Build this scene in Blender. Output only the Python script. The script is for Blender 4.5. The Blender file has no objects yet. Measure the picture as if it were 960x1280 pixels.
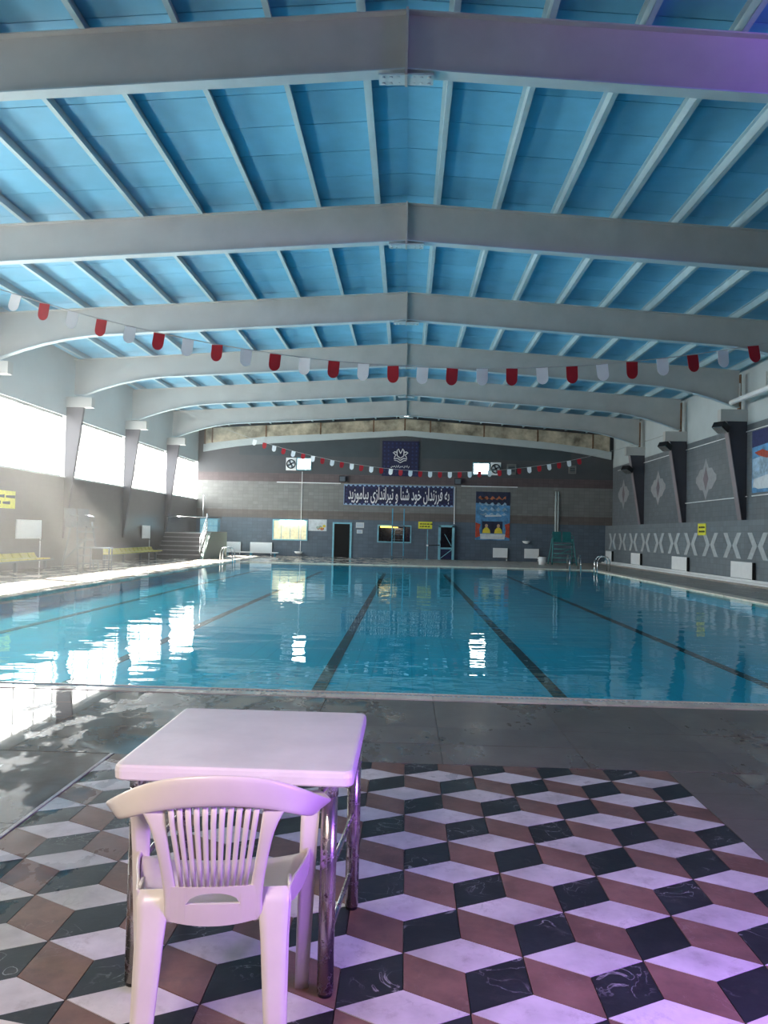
import bpy, bmesh, math, random
from math import sin, cos, pi, radians, sqrt, hypot
from mathutils import Vector, Matrix
random.seed(7)
S = bpy.context.scene
COL = S.collection

# ------------------------------------------------------------------ camera, sky, sun, exposure
cd = bpy.data.cameras.new('camera'); cam = bpy.data.objects.new('camera', cd); COL.objects.link(cam)
cd.sensor_fit = 'VERTICAL'; cd.sensor_height = 24.0; cd.lens = 980.0 / 1280.0 * 24.0
cd.clip_start = 0.02; cd.clip_end = 300
cam.matrix_world = (Matrix.Translation((0.14, 0, 1.43)) @ Matrix.Rotation(radians(1.674), 4, 'Z')
                    @ Matrix.Rotation(radians(90 + 1.5976), 4, 'X') @ Matrix.Rotation(radians(1.35), 4, 'Z'))
S.camera = cam
W = bpy.data.worlds.new('sky'); S.world = W; W.use_nodes = True
bg = W.node_tree.nodes['Background']; bg.inputs[0].default_value = (1.0, 0.985, 0.95, 1); bg.inputs[1].default_value = 9.0
sd = bpy.data.lights.new('sun', 'SUN'); sun = bpy.data.objects.new('sun', sd); COL.objects.link(sun)
sd.energy = 60; sd.angle = radians(1.0); sd.color = (1, 0.95, 0.86)
SUN_AZ, SUN_EL = radians(62), radians(47)
sun.rotation_euler = Vector((-sin(SUN_AZ)*cos(SUN_EL), cos(SUN_AZ)*cos(SUN_EL), sin(SUN_EL))).to_track_quat('Z', 'Y').to_euler()
def area(name, loc, target, sx, sy, power, color, portal=False):
    l = bpy.data.lights.new(name, 'AREA'); l.shape = 'RECTANGLE'; l.size = sx; l.size_y = sy; l.energy = power; l.color = color
    o = bpy.data.objects.new(name, l); COL.objects.link(o); o.location = loc
    o.rotation_euler = (Vector(loc) - Vector(target)).to_track_quat('Z', 'Y').to_euler()
    if portal: l.cycles.is_portal = True
    return o
# added warm fill behind the viewer for the chair and table; violet tubes on the right
area('warm_fill', (-1.0, 0.0, 2.5), (-0.35, 2.2, 0.6), 0.9, 0.4, 46, (1.0, 0.84, 0.72))
area('violet_tube', (1.95, 1.35, 1.2), (0.45, 2.4, 0.0), 0.9, 0.10, 46, (0.42, 0.17, 1.0))
area('violet_tube_high', (8.5, 6.6, 6.9), (5.6, 9.6, 8.3), 1.2, 0.15, 26, (0.36, 0.14, 1.0)).data.spread = radians(75)
S.view_settings.view_transform = 'Standard'; S.view_settings.look = 'None'; S.view_settings.gamma = 1.0
S.view_settings.use_curve_mapping = False; S.view_settings.exposure = 0.88

# ------------------------------------------------------------------ materials
def new_mat(name):
    m = bpy.data.materials.new(name); m.use_nodes = True
    n = m.node_tree.nodes; return m, n, m.node_tree.links, n['Principled BSDF']
def pos(n):
    g = n.new('ShaderNodeNewGeometry'); return g.outputs['Position']
def noise(n, l, vec, scale, detail=4, rough=0.6):
    t = n.new('ShaderNodeTexNoise'); t.inputs['Scale'].default_value = scale; t.inputs['Detail'].default_value = detail
    t.inputs['Roughness'].default_value = rough; l.new(vec, t.inputs['Vector']); return t.outputs['Fac']
def ramp(n, l, fac, stops):
    r = n.new('ShaderNodeValToRGB'); e = r.color_ramp.elements
    while len(e) < len(stops): e.new(0.5)
    for k, (p, c) in enumerate(stops):
        e[k].position = p; e[k].color = (c, c, c, 1) if isinstance(c, (int, float)) else (*c, 1)
    l.new(fac, r.inputs[0]); return r.outputs[0]
def mul(c, f): return tuple(min(1, x*f) for x in c)
def mat(name, col, rough=0.5, metal=0.0, var=0.12, scale=6.0, bump=0.0, spec=0.5, emit=0.0, per_object=0.0):
    m, n, l, b = new_mat(name)
    p = pos(n)
    c = ramp(n, l, noise(n, l, p, scale), [(0.3, mul(col, 1-var)), (0.7, mul(col, 1+var))])
    if per_object:
        oi = n.new('ShaderNodeObjectInfo'); hs = n.new('ShaderNodeHueSaturation')
        mr = n.new('ShaderNodeMapRange'); mr.inputs[3].default_value = 1-per_object; mr.inputs[4].default_value = 1+per_object
        l.new(oi.outputs['Random'], mr.inputs[0]); l.new(mr.outputs[0], hs.inputs['Value']); l.new(c, hs.inputs['Color']); c = hs.outputs[0]
    l.new(c, b.inputs['Base Color'])
    b.inputs['Roughness'].default_value = rough; b.inputs['Metallic'].default_value = metal
    b.inputs['Specular IOR Level'].default_value = spec
    if bump:
        bp = n.new('ShaderNodeBump'); bp.inputs['Strength'].default_value = bump; bp.inputs['Distance'].default_value = 0.01
        l.new(noise(n, l, p, scale*6), bp.inputs['Height']); l.new(bp.outputs[0], b.inputs['Normal'])
    if emit:
        l.new(c, b.inputs['Emission Color']); b.inputs['Emission Strength'].default_value = emit
    return m
def tile_mat(name, col, axis, w=0.3, h=0.2, rough=0.35, joint=0.75, var=0.1):
    m, n, l, b = new_mat(name); p = pos(n)
    sx = n.new('ShaderNodeSeparateXYZ'); l.new(p, sx.inputs[0]); cx = n.new('ShaderNodeCombineXYZ')
    l.new(sx.outputs[axis], cx.inputs[0]); l.new(sx.outputs[2 if axis != 2 else 1], cx.inputs[1])
    br = n.new('ShaderNodeTexBrick'); br.offset = 0; br.squash = 1
    br.inputs['Color1'].default_value = (*mul(col, 1-var), 1); br.inputs['Color2'].default_value = (*mul(col, 1+var), 1)
    br.inputs['Mortar'].default_value = (*mul(col, joint), 1)
    br.inputs['Scale'].default_value = 1; br.inputs['Mortar Size'].default_value = 0.008
    br.inputs['Brick Width'].default_value = w; br.inputs['Row Height'].default_value = h
    l.new(cx.outputs[0], br.inputs['Vector'])
    mx = n.new('ShaderNodeMix'); mx.data_type = 'RGBA'; mx.blend_type = 'MULTIPLY'; mx.inputs[0].default_value = 1
    l.new(br.outputs[0], mx.inputs[6]); l.new(ramp(n, l, noise(n, l, p, 0.7), [(0.3, 0.85), (0.7, 1.0)]), mx.inputs[7])
    l.new(mx.outputs[2], b.inputs['Base Color']); b.inputs['Roughness'].default_value = rough
    return m
def stone_mat(name, col, vein, vein_amt=0.5, scale=5, per_object=0.1, dirt=(0.16, 0.13, 0.11)):
    """polished floor stone: clouds, thin veins, scuffs and damp patches"""
    m, n, l, b = new_mat(name); p = pos(n)
    oi = n.new('ShaderNodeObjectInfo')
    add = n.new('ShaderNodeVectorMath'); add.operation = 'ADD'; sc = n.new('ShaderNodeVectorMath'); sc.operation = 'SCALE'
    cmb = n.new('ShaderNodeCombineXYZ')
    for k in range(3): l.new(oi.outputs['Random'], cmb.inputs[k])
    l.new(cmb.outputs[0], sc.inputs[0]); sc.inputs['Scale'].default_value = 37; l.new(p, add.inputs[0]); l.new(sc.outputs[0], add.inputs[1])
    q = add.outputs[0]
    base = ramp(n, l, noise(n, l, q, scale, 6), [(0.28, mul(col, 0.66)), (0.72, mul(col, 1.25))])
    wv = n.new('ShaderNodeTexNoise'); wv.inputs['Scale'].default_value = scale*1.3; wv.inputs['Detail'].default_value = 7
    wv.inputs['Distortion'].default_value = 1.2; l.new(q, wv.inputs['Vector'])
    vm = ramp(n, l, wv.outputs['Fac'], [(0.485, 0), (0.5, vein_amt), (0.515, 0)])
    gate = ramp(n, l, noise(n, l, q, 3.1, 2), [(0.5, 0), (0.62, 1)])
    vmul = n.new('ShaderNodeMath'); vmul.operation = 'MULTIPLY'; l.new(vm, vmul.inputs[0]); l.new(gate, vmul.inputs[1])
    mx = n.new('ShaderNodeMix'); mx.data_type = 'RGBA'; l.new(vmul.outputs[0], mx.inputs[0]); l.new(base, mx.inputs[6]); mx.inputs[7].default_value = (*vein, 1)
    d = ramp(n, l, noise(n, l, p, 9, 8, 0.75), [(0.54, 0), (0.70, 0.6)])
    mx2 = n.new('ShaderNodeMix'); mx2.data_type = 'RGBA'; l.new(d, mx2.inputs[0]); l.new(mx.outputs[2], mx2.inputs[6]); mx2.inputs[7].default_value = (*dirt, 1)
    hs = n.new('ShaderNodeHueSaturation'); mr = n.new('ShaderNodeMapRange'); mr.inputs[3].default_value = 1-per_object; mr.inputs[4].default_value = 1+per_object
    l.new(oi.outputs['Random'], mr.inputs[0]); l.new(mr.outputs[0], hs.inputs['Value']); l.new(mx2.outputs[2], hs.inputs['Color'])
    l.new(hs.outputs[0], b.inputs['Base Color'])
    wet(n, l, b, p, 0.42); b.inputs['Specular IOR Level'].default_value = 0.28
    return m
def wet(n, l, b, p, dry):
    """puddles: smooth where the slow noise says wet, rougher where it has dried"""
    mp = n.new('ShaderNodeMapping'); mp.inputs['Rotation'].default_value = (0, 0, 0.5); mp.inputs['Scale'].default_value = (1.0, 0.55, 1.0); l.new(p, mp.inputs[0])
    # more standing water towards the left and the pool edge, where people drip
    sx = n.new('ShaderNodeSeparateXYZ'); l.new(p, sx.inputs[0])
    gx = n.new('ShaderNodeMapRange'); gx.inputs[1].default_value = -2.2; gx.inputs[2].default_value = 1.0; gx.inputs[3].default_value = -0.07; gx.inputs[4].default_value = 0.10; l.new(sx.outputs[0], gx.inputs[0])
    gy = n.new('ShaderNodeMapRange'); gy.inputs[1].default_value = 3.2; gy.inputs[2].default_value = 5.2; gy.inputs[3].default_value = 0.08; gy.inputs[4].default_value = 0.0; l.new(sx.outputs[1], gy.inputs[0])
    a1 = n.new('ShaderNodeMath'); l.new(noise(n, l, mp.outputs[0], 1.9, 6, 0.6), a1.inputs[0]); l.new(gx.outputs[0], a1.inputs[1])
    a2 = n.new('ShaderNodeMath'); l.new(a1.outputs[0], a2.inputs[0]); l.new(gy.outputs[0], a2.inputs[1]); w = a2.outputs[0]
    l.new(ramp(n, l, w, [(0.44, 0.03), (0.475, dry*0.7), (0.60, dry)]), b.inputs['Roughness'])
    bp = n.new('ShaderNodeBump'); bp.inputs['Distance'].default_value = 0.003
    l.new(ramp(n, l, w, [(0.44, 0.0), (0.5, 0.25)]), bp.inputs['Strength'])
    l.new(noise(n, l, p, 22, 3), bp.inputs['Height']); l.new(bp.outputs[0], b.inputs['Normal'])

M = {}
M['deck'] = (lambda: None)
def deck_mat(name, col, per_object=0.0, dry=0.34):
    m, n, l, b = new_mat(name); p = pos(n)
    c = ramp(n, l, noise(n, l, p, 2.2, 8, 0.7), [(0.3, mul(col, 0.75)), (0.7, mul(col, 1.25))])
    if per_object:
        oi = n.new('ShaderNodeObjectInfo'); hs = n.new('ShaderNodeHueSaturation'); mr = n.new('ShaderNodeMapRange')
        mr.inputs[3].default_value = 1-per_object; mr.inputs[4].default_value = 1+per_object
        l.new(oi.outputs['Random'], mr.inputs[0]); l.new(mr.outputs[0], hs.inputs['Value']); l.new(c, hs.inputs['Color']); c = hs.outputs[0]
    l.new(c, b.inputs['Base Color']); wet(n, l, b, p, dry); return m
M['deck'] = deck_mat('deck_stone', (0.16, 0.135, 0.115), 0.12)
M['deck_side'] = deck_mat('deck_concrete', (0.33, 0.30, 0.27), 0, 0.5)
M['white_stone'] = stone_mat('white_marble', (0.60, 0.57, 0.56), (0.3, 0.28, 0.28), 0.4, 3.5, 0.08, (0.30, 0.26, 0.25))
M['black_stone'] = stone_mat('black_marble', (0.022, 0.024, 0.026), (0.45, 0.45, 0.45), 0.7, 6, 0.25, (0.06, 0.055, 0.05))
M['brown_stone'] = stone_mat('brown_stone', (0.20, 0.115, 0.085), (0.33, 0.25, 0.22), 0.4, 7, 0.12, (0.10, 0.075, 0.065))
M['kerb'] = deck_mat('kerb_stone', (0.76, 0.68, 0.57), 0.08, 0.45)
M['grate'] = mat('grate_plastic', (0.55, 0.52, 0.47), 0.5)
M['pool'] = tile_mat('pool_tiles', (0.025, 0.70, 0.98), 0, 0.25, 0.25, 0.4, 0.85, 0.05)
M['lane'] = mat('lane_tiles', (0.012, 0.018, 0.03), 0.4)
M['roof_blue'] = mat('ceiling_blue', (0.14, 0.43, 0.63), 0.55, 0, 0.10, 1.3, 0, 0.4, 0, 0.07)
M['roof_dark'] = mat('roof_gap', (0.03, 0.05, 0.06), 0.9)
M['purlin'] = mat('purlin_paint', (0.36, 0.50, 0.55), 0.5, 0, 0.08, 2)
M['frame'] = mat('frame_paint', (0.45, 0.455, 0.44), 0.5, 0, 0.07, 1.5)
M['flange'] = mat('flange_paint', (0.45, 0.56, 0.60), 0.5, 0, 0.07, 1.5)
M['stained'] = mat('stained_plaster', (0.40, 0.35, 0.26), 0.85, 0, 0.6, 1.3, 0.6)
M['rust'] = mat('rusty_edge', (0.16, 0.09, 0.05), 0.9, 0, 0.4, 4)
M['wall_dark'] = mat('wall_dark_grey', (0.085, 0.095, 0.105), 0.55, 0, 0.1, 1.2)
M['wall_light'] = mat('wall_pale', (0.46, 0.52, 0.53), 0.6, 0, 0.06, 1.0)
M['column_dark'] = mat('column_paint', (0.06, 0.06, 0.075), 0.5, 0, 0.1, 1.0)
M['column_flange'] = mat('column_flange_lit', (0.24, 0.21, 0.225), 0.5, 0, 0.1, 1.0)  # lighter pinkish tone puts the lit inner side into the colour
M['wall_left'] = tile_mat('wall_left_tiles', (0.075, 0.072, 0.075), 1, 0.3, 0.2, 0.3)
M['wall_right_low'] = tile_mat('wall_right_tiles', (0.20, 0.235, 0.26), 1, 0.3, 0.2, 0.3)
M['wall_right_up'] = tile_mat('wall_right_upper', (0.155, 0.18, 0.20), 1, 0.3, 0.2, 0.4)
M['motif'] = mat('motif_tiles', (0.46, 0.50, 0.52), 0.35)
M['motif2'] = mat('motif_grey', (0.31, 0.32, 0.34), 0.4)
M['motif3'] = mat('motif_mauve', (0.17, 0.14, 0.165), 0.4)
M['end_blue'] = tile_mat('end_wall_blue', (0.115, 0.155, 0.20), 0, 0.3, 0.2, 0.35)
M['end_brown'] = tile_mat('end_wall_brown', (0.155, 0.135, 0.125), 0, 0.3, 0.2, 0.35)
M['end_light'] = tile_mat('end_wall_light', (0.215, 0.22, 0.215), 0, 0.3, 0.2, 0.35)
M['end_red'] = tile_mat('end_wall_mauve', (0.125, 0.095, 0.10), 0, 0.3, 0.2, 0.35)
M['end_dark'] = mat('end_wall_dark', (0.075, 0.08, 0.088), 0.6, 0, 0.1, 1)
M['end_panel'] = mat('end_wall_panel', (0.055, 0.072, 0.082), 0.6, 0, 0.1, 1)
M['white_plastic'] = mat('white_plastic', (0.72, 0.66, 0.62), 0.32, 0, 0.04, 9)
M['table_plastic'] = mat('table_plastic', (0.82, 0.76, 0.78), 0.30, 0, 0.07, 5)
M['steel'] = mat('worn_steel_tube', (0.42, 0.36, 0.33), 0.28, 0.85, 0.35, 25)
def rusty():
    m, n, l, b = new_mat('rust_spotted_chrome'); p = pos(n)
    f = ramp(n, l, noise(n, l, p, 26, 6, 0.7), [(0.56, 0), (0.64, 1)])
    mx = n.new('ShaderNodeMix'); mx.data_type = 'RGBA'; l.new(f, mx.inputs[0]); mx.inputs[6].default_value = (0.50, 0.46, 0.45, 1); mx.inputs[7].default_value = (0.055, 0.03, 0.025, 1)
    l.new(mx.outputs[2], b.inputs['Base Color'])
    l.new(ramp(n, l, noise(n, l, p, 26, 6, 0.7), [(0.56, 0.24), (0.64, 0.8)]), b.inputs['Roughness'])
    l.new(ramp(n, l, noise(n, l, p, 26, 6, 0.7), [(0.56, 0.9), (0.64, 0.1)]), b.inputs['Metallic'])
    return m
M['steel'] = rusty()
M['chrome'] = mat('chrome', (0.65, 0.67, 0.68), 0.2, 0.95, 0.05)
M['black'] = mat('black_plastic', (0.012, 0.012, 0.014), 0.5)
M['door_dark'] = mat('dark_doorway', (0.008, 0.008, 0.009), 0.9)
M['cyan_paint'] = mat('pale_blue_paint', (0.22, 0.50, 0.60), 0.4)
M['blue_paint'] = mat('blue_paint', (0.08, 0.34, 0.50), 0.4)
M['teal'] = mat('teal_paint', (0.02, 0.17, 0.18), 0.4)
M['teal_light'] = mat('teal_tube', (0.06, 0.25, 0.26), 0.35)
M['grey_metal'] = mat('grey_blue_metal', (0.13, 0.16, 0.19), 0.4, 0.3)
M['white_paint'] = mat('white_enamel', (0.88, 0.90, 0.91), 0.35, 0, 0.03)
M['yellow'] = mat('yellow_plastic', (0.62, 0.50, 0.06), 0.4)
M['sign_yellow'] = mat('sign_yellow', (0.75, 0.72, 0.05), 0.5)
M['navy'] = mat('banner_navy', (0.012, 0.014, 0.06), 0.6, 0, 0.25, 5)
M['navy_mid'] = mat('banner_pattern_blue', (0.022, 0.032, 0.12), 0.6, 0, 0.3, 9)
M['letter'] = mat('lettering_white', (0.80, 0.80, 0.82), 0.6, 0, 0.02)
M['banner_edge'] = mat('banner_edge_blue', (0.28, 0.42, 0.62), 0.6)
M['flag_red'] = mat('flag_red', (0.42, 0.008, 0.02), 0.55)
M['flag_white'] = mat('flag_white', (0.88, 0.90, 0.92), 0.55, 0, 0.03)
M['rope'] = mat('rope', (0.45, 0.45, 0.45), 0.7)
M['paper'] = mat('paper', (0.62, 0.68, 0.70), 0.7, 0, 0.03)
M['green_wall'] = mat('green_plaster', (0.11, 0.16, 0.14), 0.6)
M['step'] = mat('step_stone', (0.075, 0.07, 0.075), 0.4)
M['step_edge'] = mat('step_edge', (0.35, 0.34, 0.34), 0.4)
M['curtain'] = mat('lit_curtain', (0.80, 0.74, 0.50), 0.8, 0, 0.2, 5, 0, 0.2, 0.22)
M['tube_lamp'] = mat('tube_lamp_white', (1.0, 0.98, 0.80), 0.4, 0, 0, 3, 0, 0.2, 9)
M['tube_lamp_y'] = mat('tube_lamp_yellow', (1.0, 0.72, 0.14), 0.4, 0, 0, 3, 0, 0.2, 1.2)
M['day_pane'] = mat('daylit_pane', (1.0, 0.99, 0.96), 0.4, 0, 0, 3, 0, 0.2, 9)
M['dark_glass'] = mat('dark_glass', (0.012, 0.013, 0.016), 0.08, 0, 0.1)
M['skin'] = mat('print_skin', (0.55, 0.35, 0.25), 0.6)
M['print_blue'] = mat('print_blue', (0.09, 0.27, 0.50), 0.5, 0, 0.5, 3)
M['print_sky'] = mat('print_sky', (0.30, 0.45, 0.58), 0.5, 0, 0.5, 4)
M['print_dark'] = mat('print_dark', (0.02, 0.025, 0.06), 0.5, 0, 0.4, 4)
M['print_red'] = mat('print_red', (0.42, 0.06, 0.03), 0.5, 0, 0.4, 8)
M['print_orange'] = mat('print_orange', (0.45, 0.14, 0.06), 0.5, 0, 0.4, 8)
M['print_yellow'] = mat('print_yellow', (0.75, 0.60, 0.05), 0.5)
M['print_pale'] = mat('print_pale', (0.62, 0.68, 0.72), 0.5, 0, 0.15, 5)
M['print_green'] = mat('print_green', (0.30, 0.40, 0.36), 0.5, 0, 0.3, 6)
def schlick(n, l, f0, normal=None):
    # two-sided Fresnel reflectance from the facing angle
    w = n.new('ShaderNodeLayerWeight'); w.inputs[0].default_value = 0.5
    if normal: l.new(normal, w.inputs['Normal'])
    p = n.new('ShaderNodeMath'); p.operation = 'POWER'; p.inputs[1].default_value = 5; l.new(w.outputs['Facing'], p.inputs[0])
    r = n.new('ShaderNodeMapRange'); r.inputs[3].default_value = f0; r.inputs[4].default_value = 1; l.new(p.outputs[0], r.inputs[0]); return r.outputs[0]
def glass():
    m, n, l, b = new_mat('window_glass'); n.remove(b)
    t = n.new('ShaderNodeBsdfTransparent'); g = n.new('ShaderNodeBsdfGlossy'); g.inputs['Roughness'].default_value = 0.02
    mx = n.new('ShaderNodeMixShader'); l.new(schlick(n, l, 0.04), mx.inputs[0]); l.new(t.outputs[0], mx.inputs[1]); l.new(g.outputs[0], mx.inputs[2]); l.new(mx.outputs[0], n['Material Output'].inputs[0])
    t.inputs[0].default_value = (0.95, 0.96, 0.96, 1); return m
M['glass'] = glass()
def water():
    m, n, l, b = new_mat('pool_water'); n.remove(b); p = pos(n)
    mp = n.new('ShaderNodeMapping'); mp.inputs['Scale'].default_value = (0.7, 1.2, 1.0); l.new(p, mp.inputs[0])
    n1 = noise(n, l, mp.outputs[0], 1.6, 3, 0.5); n2 = noise(n, l, mp.outputs[0], 0.35, 1, 0.4)
    b1 = n.new('ShaderNodeBump'); b1.inputs['Strength'].default_value = 0.16; b1.inputs['Distance'].default_value = 0.05; l.new(n1, b1.inputs['Height'])
    b2 = n.new('ShaderNodeBump'); b2.inputs['Strength'].default_value = 0.12; b2.inputs['Distance'].default_value = 0.12; l.new(n2, b2.inputs['Height']); l.new(b1.outputs[0], b2.inputs['Normal'])
    t = n.new('ShaderNodeBsdfTransparent'); t.inputs[0].default_value = (0.40, 0.97, 1.0, 1)
    g = n.new('ShaderNodeBsdfGlossy'); g.inputs['Roughness'].default_value = 0.015; l.new(b2.outputs[0], g.inputs['Normal'])
    mx = n.new('ShaderNodeMixShader'); l.new(schlick(n, l, 0.02, b2.outputs[0]), mx.inputs[0]); l.new(t.outputs[0], mx.inputs[1]); l.new(g.outputs[0], mx.inputs[2])
    l.new(mx.outputs[0], n['Material Output'].inputs[0]); return m
M['water'] = water()

# ------------------------------------------------------------------ mesh helpers
class MB:
    def __init__(s): s.v = []; s.f = []
    def add(s, vs, fs):
        o = len(s.v); s.v += [tuple(x) for x in vs]; s.f += [[i+o for i in f] for f in fs]; return s
    def box(s, x0, x1, y0, y1, z0, z1):
        return s.add([(x0,y0,z0),(x1,y0,z0),(x1,y1,z0),(x0,y1,z0),(x0,y0,z1),(x1,y0,z1),(x1,y1,z1),(x0,y1,z1)],
                     [(3,2,1,0),(4,5,6,7),(0,1,5,4),(1,2,6,5),(2,3,7,6),(3,0,4,7)])
    def obox(s, c, size, mtx=None):
        hx, hy, hz = [k/2 for k in size]; m = mtx or Matrix.Identity(3); c = Vector(c)
        vs = [c + m @ Vector((x*hx, y*hy, z*hz)) for z in (-1,1) for x, y in ((-1,-1),(1,-1),(1,1),(-1,1))]
        return s.add(vs, [(3,2,1,0),(4,5,6,7),(0,1,5,4),(1,2,6,5),(2,3,7,6),(3,0,4,7)])
    def loft(s, secs, closed=False):
        n = len(secs[0]); o = []
        for sec in secs: o += sec
        fs = []; K = len(secs)
        for i in range(K if closed else K-1):
            for j in range(n):
                a = i*n+j; b_ = i*n+(j+1) % n; c = ((i+1) % K)*n+(j+1) % n; d = ((i+1) % K)*n+j
                fs.append((a, b_, c, d))
        if not closed:
            fs.append(tuple(range(n-1, -1, -1))); fs.append(tuple((K-1)*n+j for j in range(n)))
        return s.add(o, fs)
    def tube(s, pts, r, n=8, closed=False):
        pts = [Vector(p) for p in pts]; secs = []; K = len(pts)
        for i, p in enumerate(pts):
            a = pts[(i-1) % K] if (i or closed) else p; b_ = pts[(i+1) % K] if (i < K-1 or closed) else p
            t = (b_-a).normalized(); up = Vector((0,0,1)) if abs(t.z) < 0.9 else Vector((0,1,0))
            u = t.cross(up).normalized(); w = t.cross(u).normalized(); rr = r[i] if isinstance(r, (list, tuple)) else r
            secs.append([p + u*rr*cos(2*pi*k/n) + w*rr*sin(2*pi*k/n) for k in range(n)])
        return s.loft(secs, closed)
    def ribbon(s, items, th):
        """items: (point, half-width vector); thickness th across"""
        secs = []; K = len(items); P = [Vector(i[0]) for i in items]
        for i in range(K):
            t = (P[min(i+1, K-1)] - P[max(i-1, 0)]).normalized(); w = Vector(items[i][1]); nn = t.cross(w).normalized()*th/2
            p = P[i]; e = w*0.9
            secs.append([p-w, p-e-nn*0.8, p-w*0.4-nn, p+w*0.4-nn, p+e-nn*0.8, p+w, p+e+nn*0.8, p+w*0.4+nn, p-w*0.4+nn, p-e+nn*0.8])
        return s.loft(secs)
    def prism(s, poly, fn, d0, d1):
        """poly: 2D points; fn(u,v,d)->xyz"""
        n = len(poly)
        vs = [fn(u, v, d0) for u, v in poly] + [fn(u, v, d1) for u, v in poly]
        fs = [tuple(range(n)), tuple(range(2*n-1, n-1, -1))] + [(i, i+n, (i+1) % n + n, (i+1) % n) for i in range(n)]
        return s.add(vs, fs)
    def build(s, name, m, parent=None, smooth=False, bevel=0.0, subsurf=0, mesh_only=False):
        me = bpy.data.meshes.new(name); me.from_pydata(s.v, [], s.f)
        bm = bmesh.new(); bm.from_mesh(me)
        bmesh.ops.recalc_face_normals(bm, faces=bm.faces)
        if bevel:
            ed = [e for e in bm.edges if len(e.link_faces) == 2 and e.calc_face_angle(0) > 0.6]
            bmesh.ops.bevel(bm, geom=ed, offset=bevel, segments=2, profile=0.5, affect='EDGES')
        bm.to_mesh(me); bm.free()
        if smooth:
            for p in me.polygons: p.use_smooth = True
        me.materials.append(M[m] if isinstance(m, str) else m)
        if mesh_only: return me
        o = bpy.data.objects.new(name, me); COL.objects.link(o)
        if parent is not None: o.parent = parent
        if subsurf:
            md = o.modifiers.new('smooth', 'SUBSURF'); md.levels = subsurf; md.render_levels = subsurf
        return o
def part(name, m, parent, fn, **k):
    b = MB(); fn(b); return b.build(name, m, parent, **k)
def boxp(name, m, parent, *d, **k):
    return MB().box(*d).build(name, m, parent, **k)
def thing(name, label, cat, loc=(0,0,0), rz=0, group=None, kind=None):
    o = bpy.data.objects.new(name, None); COL.objects.link(o); o.location = loc; o.rotation_euler = (0, 0, rz)
    o.empty_display_size = 0.1
    return tag(o, label, cat, group, kind)
def tag(o, label, cat=None, group=None, kind=None):
    o['label'] = label
    if cat: o['category'] = cat
    if group: o['group'] = group
    if kind: o['kind'] = kind
    return o
def structure(name, label, loc=(0,0,0)):
    o = bpy.data.objects.new(name, None); COL.objects.link(o); o['kind'] = 'structure'; o['label'] = label; o.location = loc; o.empty_display_size = 0.1
    return o
def copy_tree(o, parent=None):
    c = o.copy(); COL.objects.link(c); c.parent = parent
    for ch in o.children: copy_tree(ch, c)
    return c
def clip(poly, x0, x1, y0, y1):
    for ax, lim, sg in ((0, x0, 1), (0, x1, -1), (1, y0, 1), (1, y1, -1)):
        out = []
        for i in range(len(poly)):
            a, b = poly[i], poly[(i+1) % len(poly)]; ia, ib = sg*(a[ax]-lim) >= 0, sg*(b[ax]-lim) >= 0
            if ia: out.append(a)
            if ia != ib:
                t = (lim-a[ax])/(b[ax]-a[ax]); out.append((a[0]+t*(b[0]-a[0]), a[1]+t*(b[1]-a[1])))
        poly = out
        if len(poly) < 3: return []
    return poly
def shrink(poly, d):
    cx = sum(p[0] for p in poly)/len(poly); cy = sum(p[1] for p in poly)/len(poly)
    r = sum(hypot(p[0]-cx, p[1]-cy) for p in poly)/len(poly)
    f = max(0.5, 1 - d*1.6/max(r, 1e-3)); return [(cx+(x-cx)*f, cy+(y-cy)*f) for x, y in poly]
XY = lambda u, v, d: (u, v, d)

# ------------------------------------------------------------------ dimensions
XL, XR = -12.35, 12.15            # side walls
YB, YE = -6.0, 46.2               # wall behind the viewer, far wall
PX0, PX1, PY0, PY1 = -7.75, 8.65, 7.08, 36.3   # pool
FR = [-1.8 + 6*k for k in range(8)]            # portal frames
SL = 0.065
roofz = lambda x, top: top - SL*abs(x)

# ------------------------------------------------------------------ floor and deck
fl = structure('floor', 'dark wet stone pool deck with a patterned area in front')
boxp('deck_slab', 'deck_side', fl, XL-0.3, PX0-0.35, YB, YE, -0.5, 0.0)
boxp('deck_slab', 'deck_side', fl, PX1+0.35, XR+0.3, YB, YE, -0.5, 0.0)
boxp('deck_slab', 'deck_side', fl, PX0-0.35, PX1+0.35, PY1+0.35, YE, -0.5, 0.0)
boxp('deck_slab', 'deck', fl, PX0-0.35, PX1+0.35, YB, PY0-0.25, -0.5, -0.012)
TX0, TX1, TY0, TY1 = -1.68, 1.785, 1.35, 4.95
# tumbling-block stone tiles
A0, B0, HH, VV = 0.4080, 0.3323, 0.1108, 0.2216
for j in range(-9, 5):
    for i in range(-14, 14):
        jx = 0.1614 + A0*i + A0/2*j; jy = 4.0476 + 0.004*i + B0*j
        l_, r_ = (jx, jy), (jx+A0, jy); t_, b_ = (jx+A0/2, jy+HH), (jx+A0/2, jy-HH)
        quads = (('white_stone', [l_, b_, r_, t_]),
                 ('brown_stone', [l_, (jx, jy-VV), (jx+A0/2, jy-HH-VV), b_]),
                 ('black_stone', [b_, (jx+A0/2, jy-HH-VV), (jx+A0, jy-VV), r_]))
        for m, q in quads:
            q = clip(q, TX0, TX1, TY0, TY1)
            if len(q) < 3: continue
            ar = abs(sum(q[k][0]*q[(k+1) % len(q)][1]-q[(k+1) % len(q)][0]*q[k][1] for k in range(len(q))))/2
            if ar < 0.0015: continue
            MB().prism(shrink(q, 0.0015), XY, -0.03, random.uniform(-0.0006, 0.0006)).build('floor_tile', m, fl)
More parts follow.
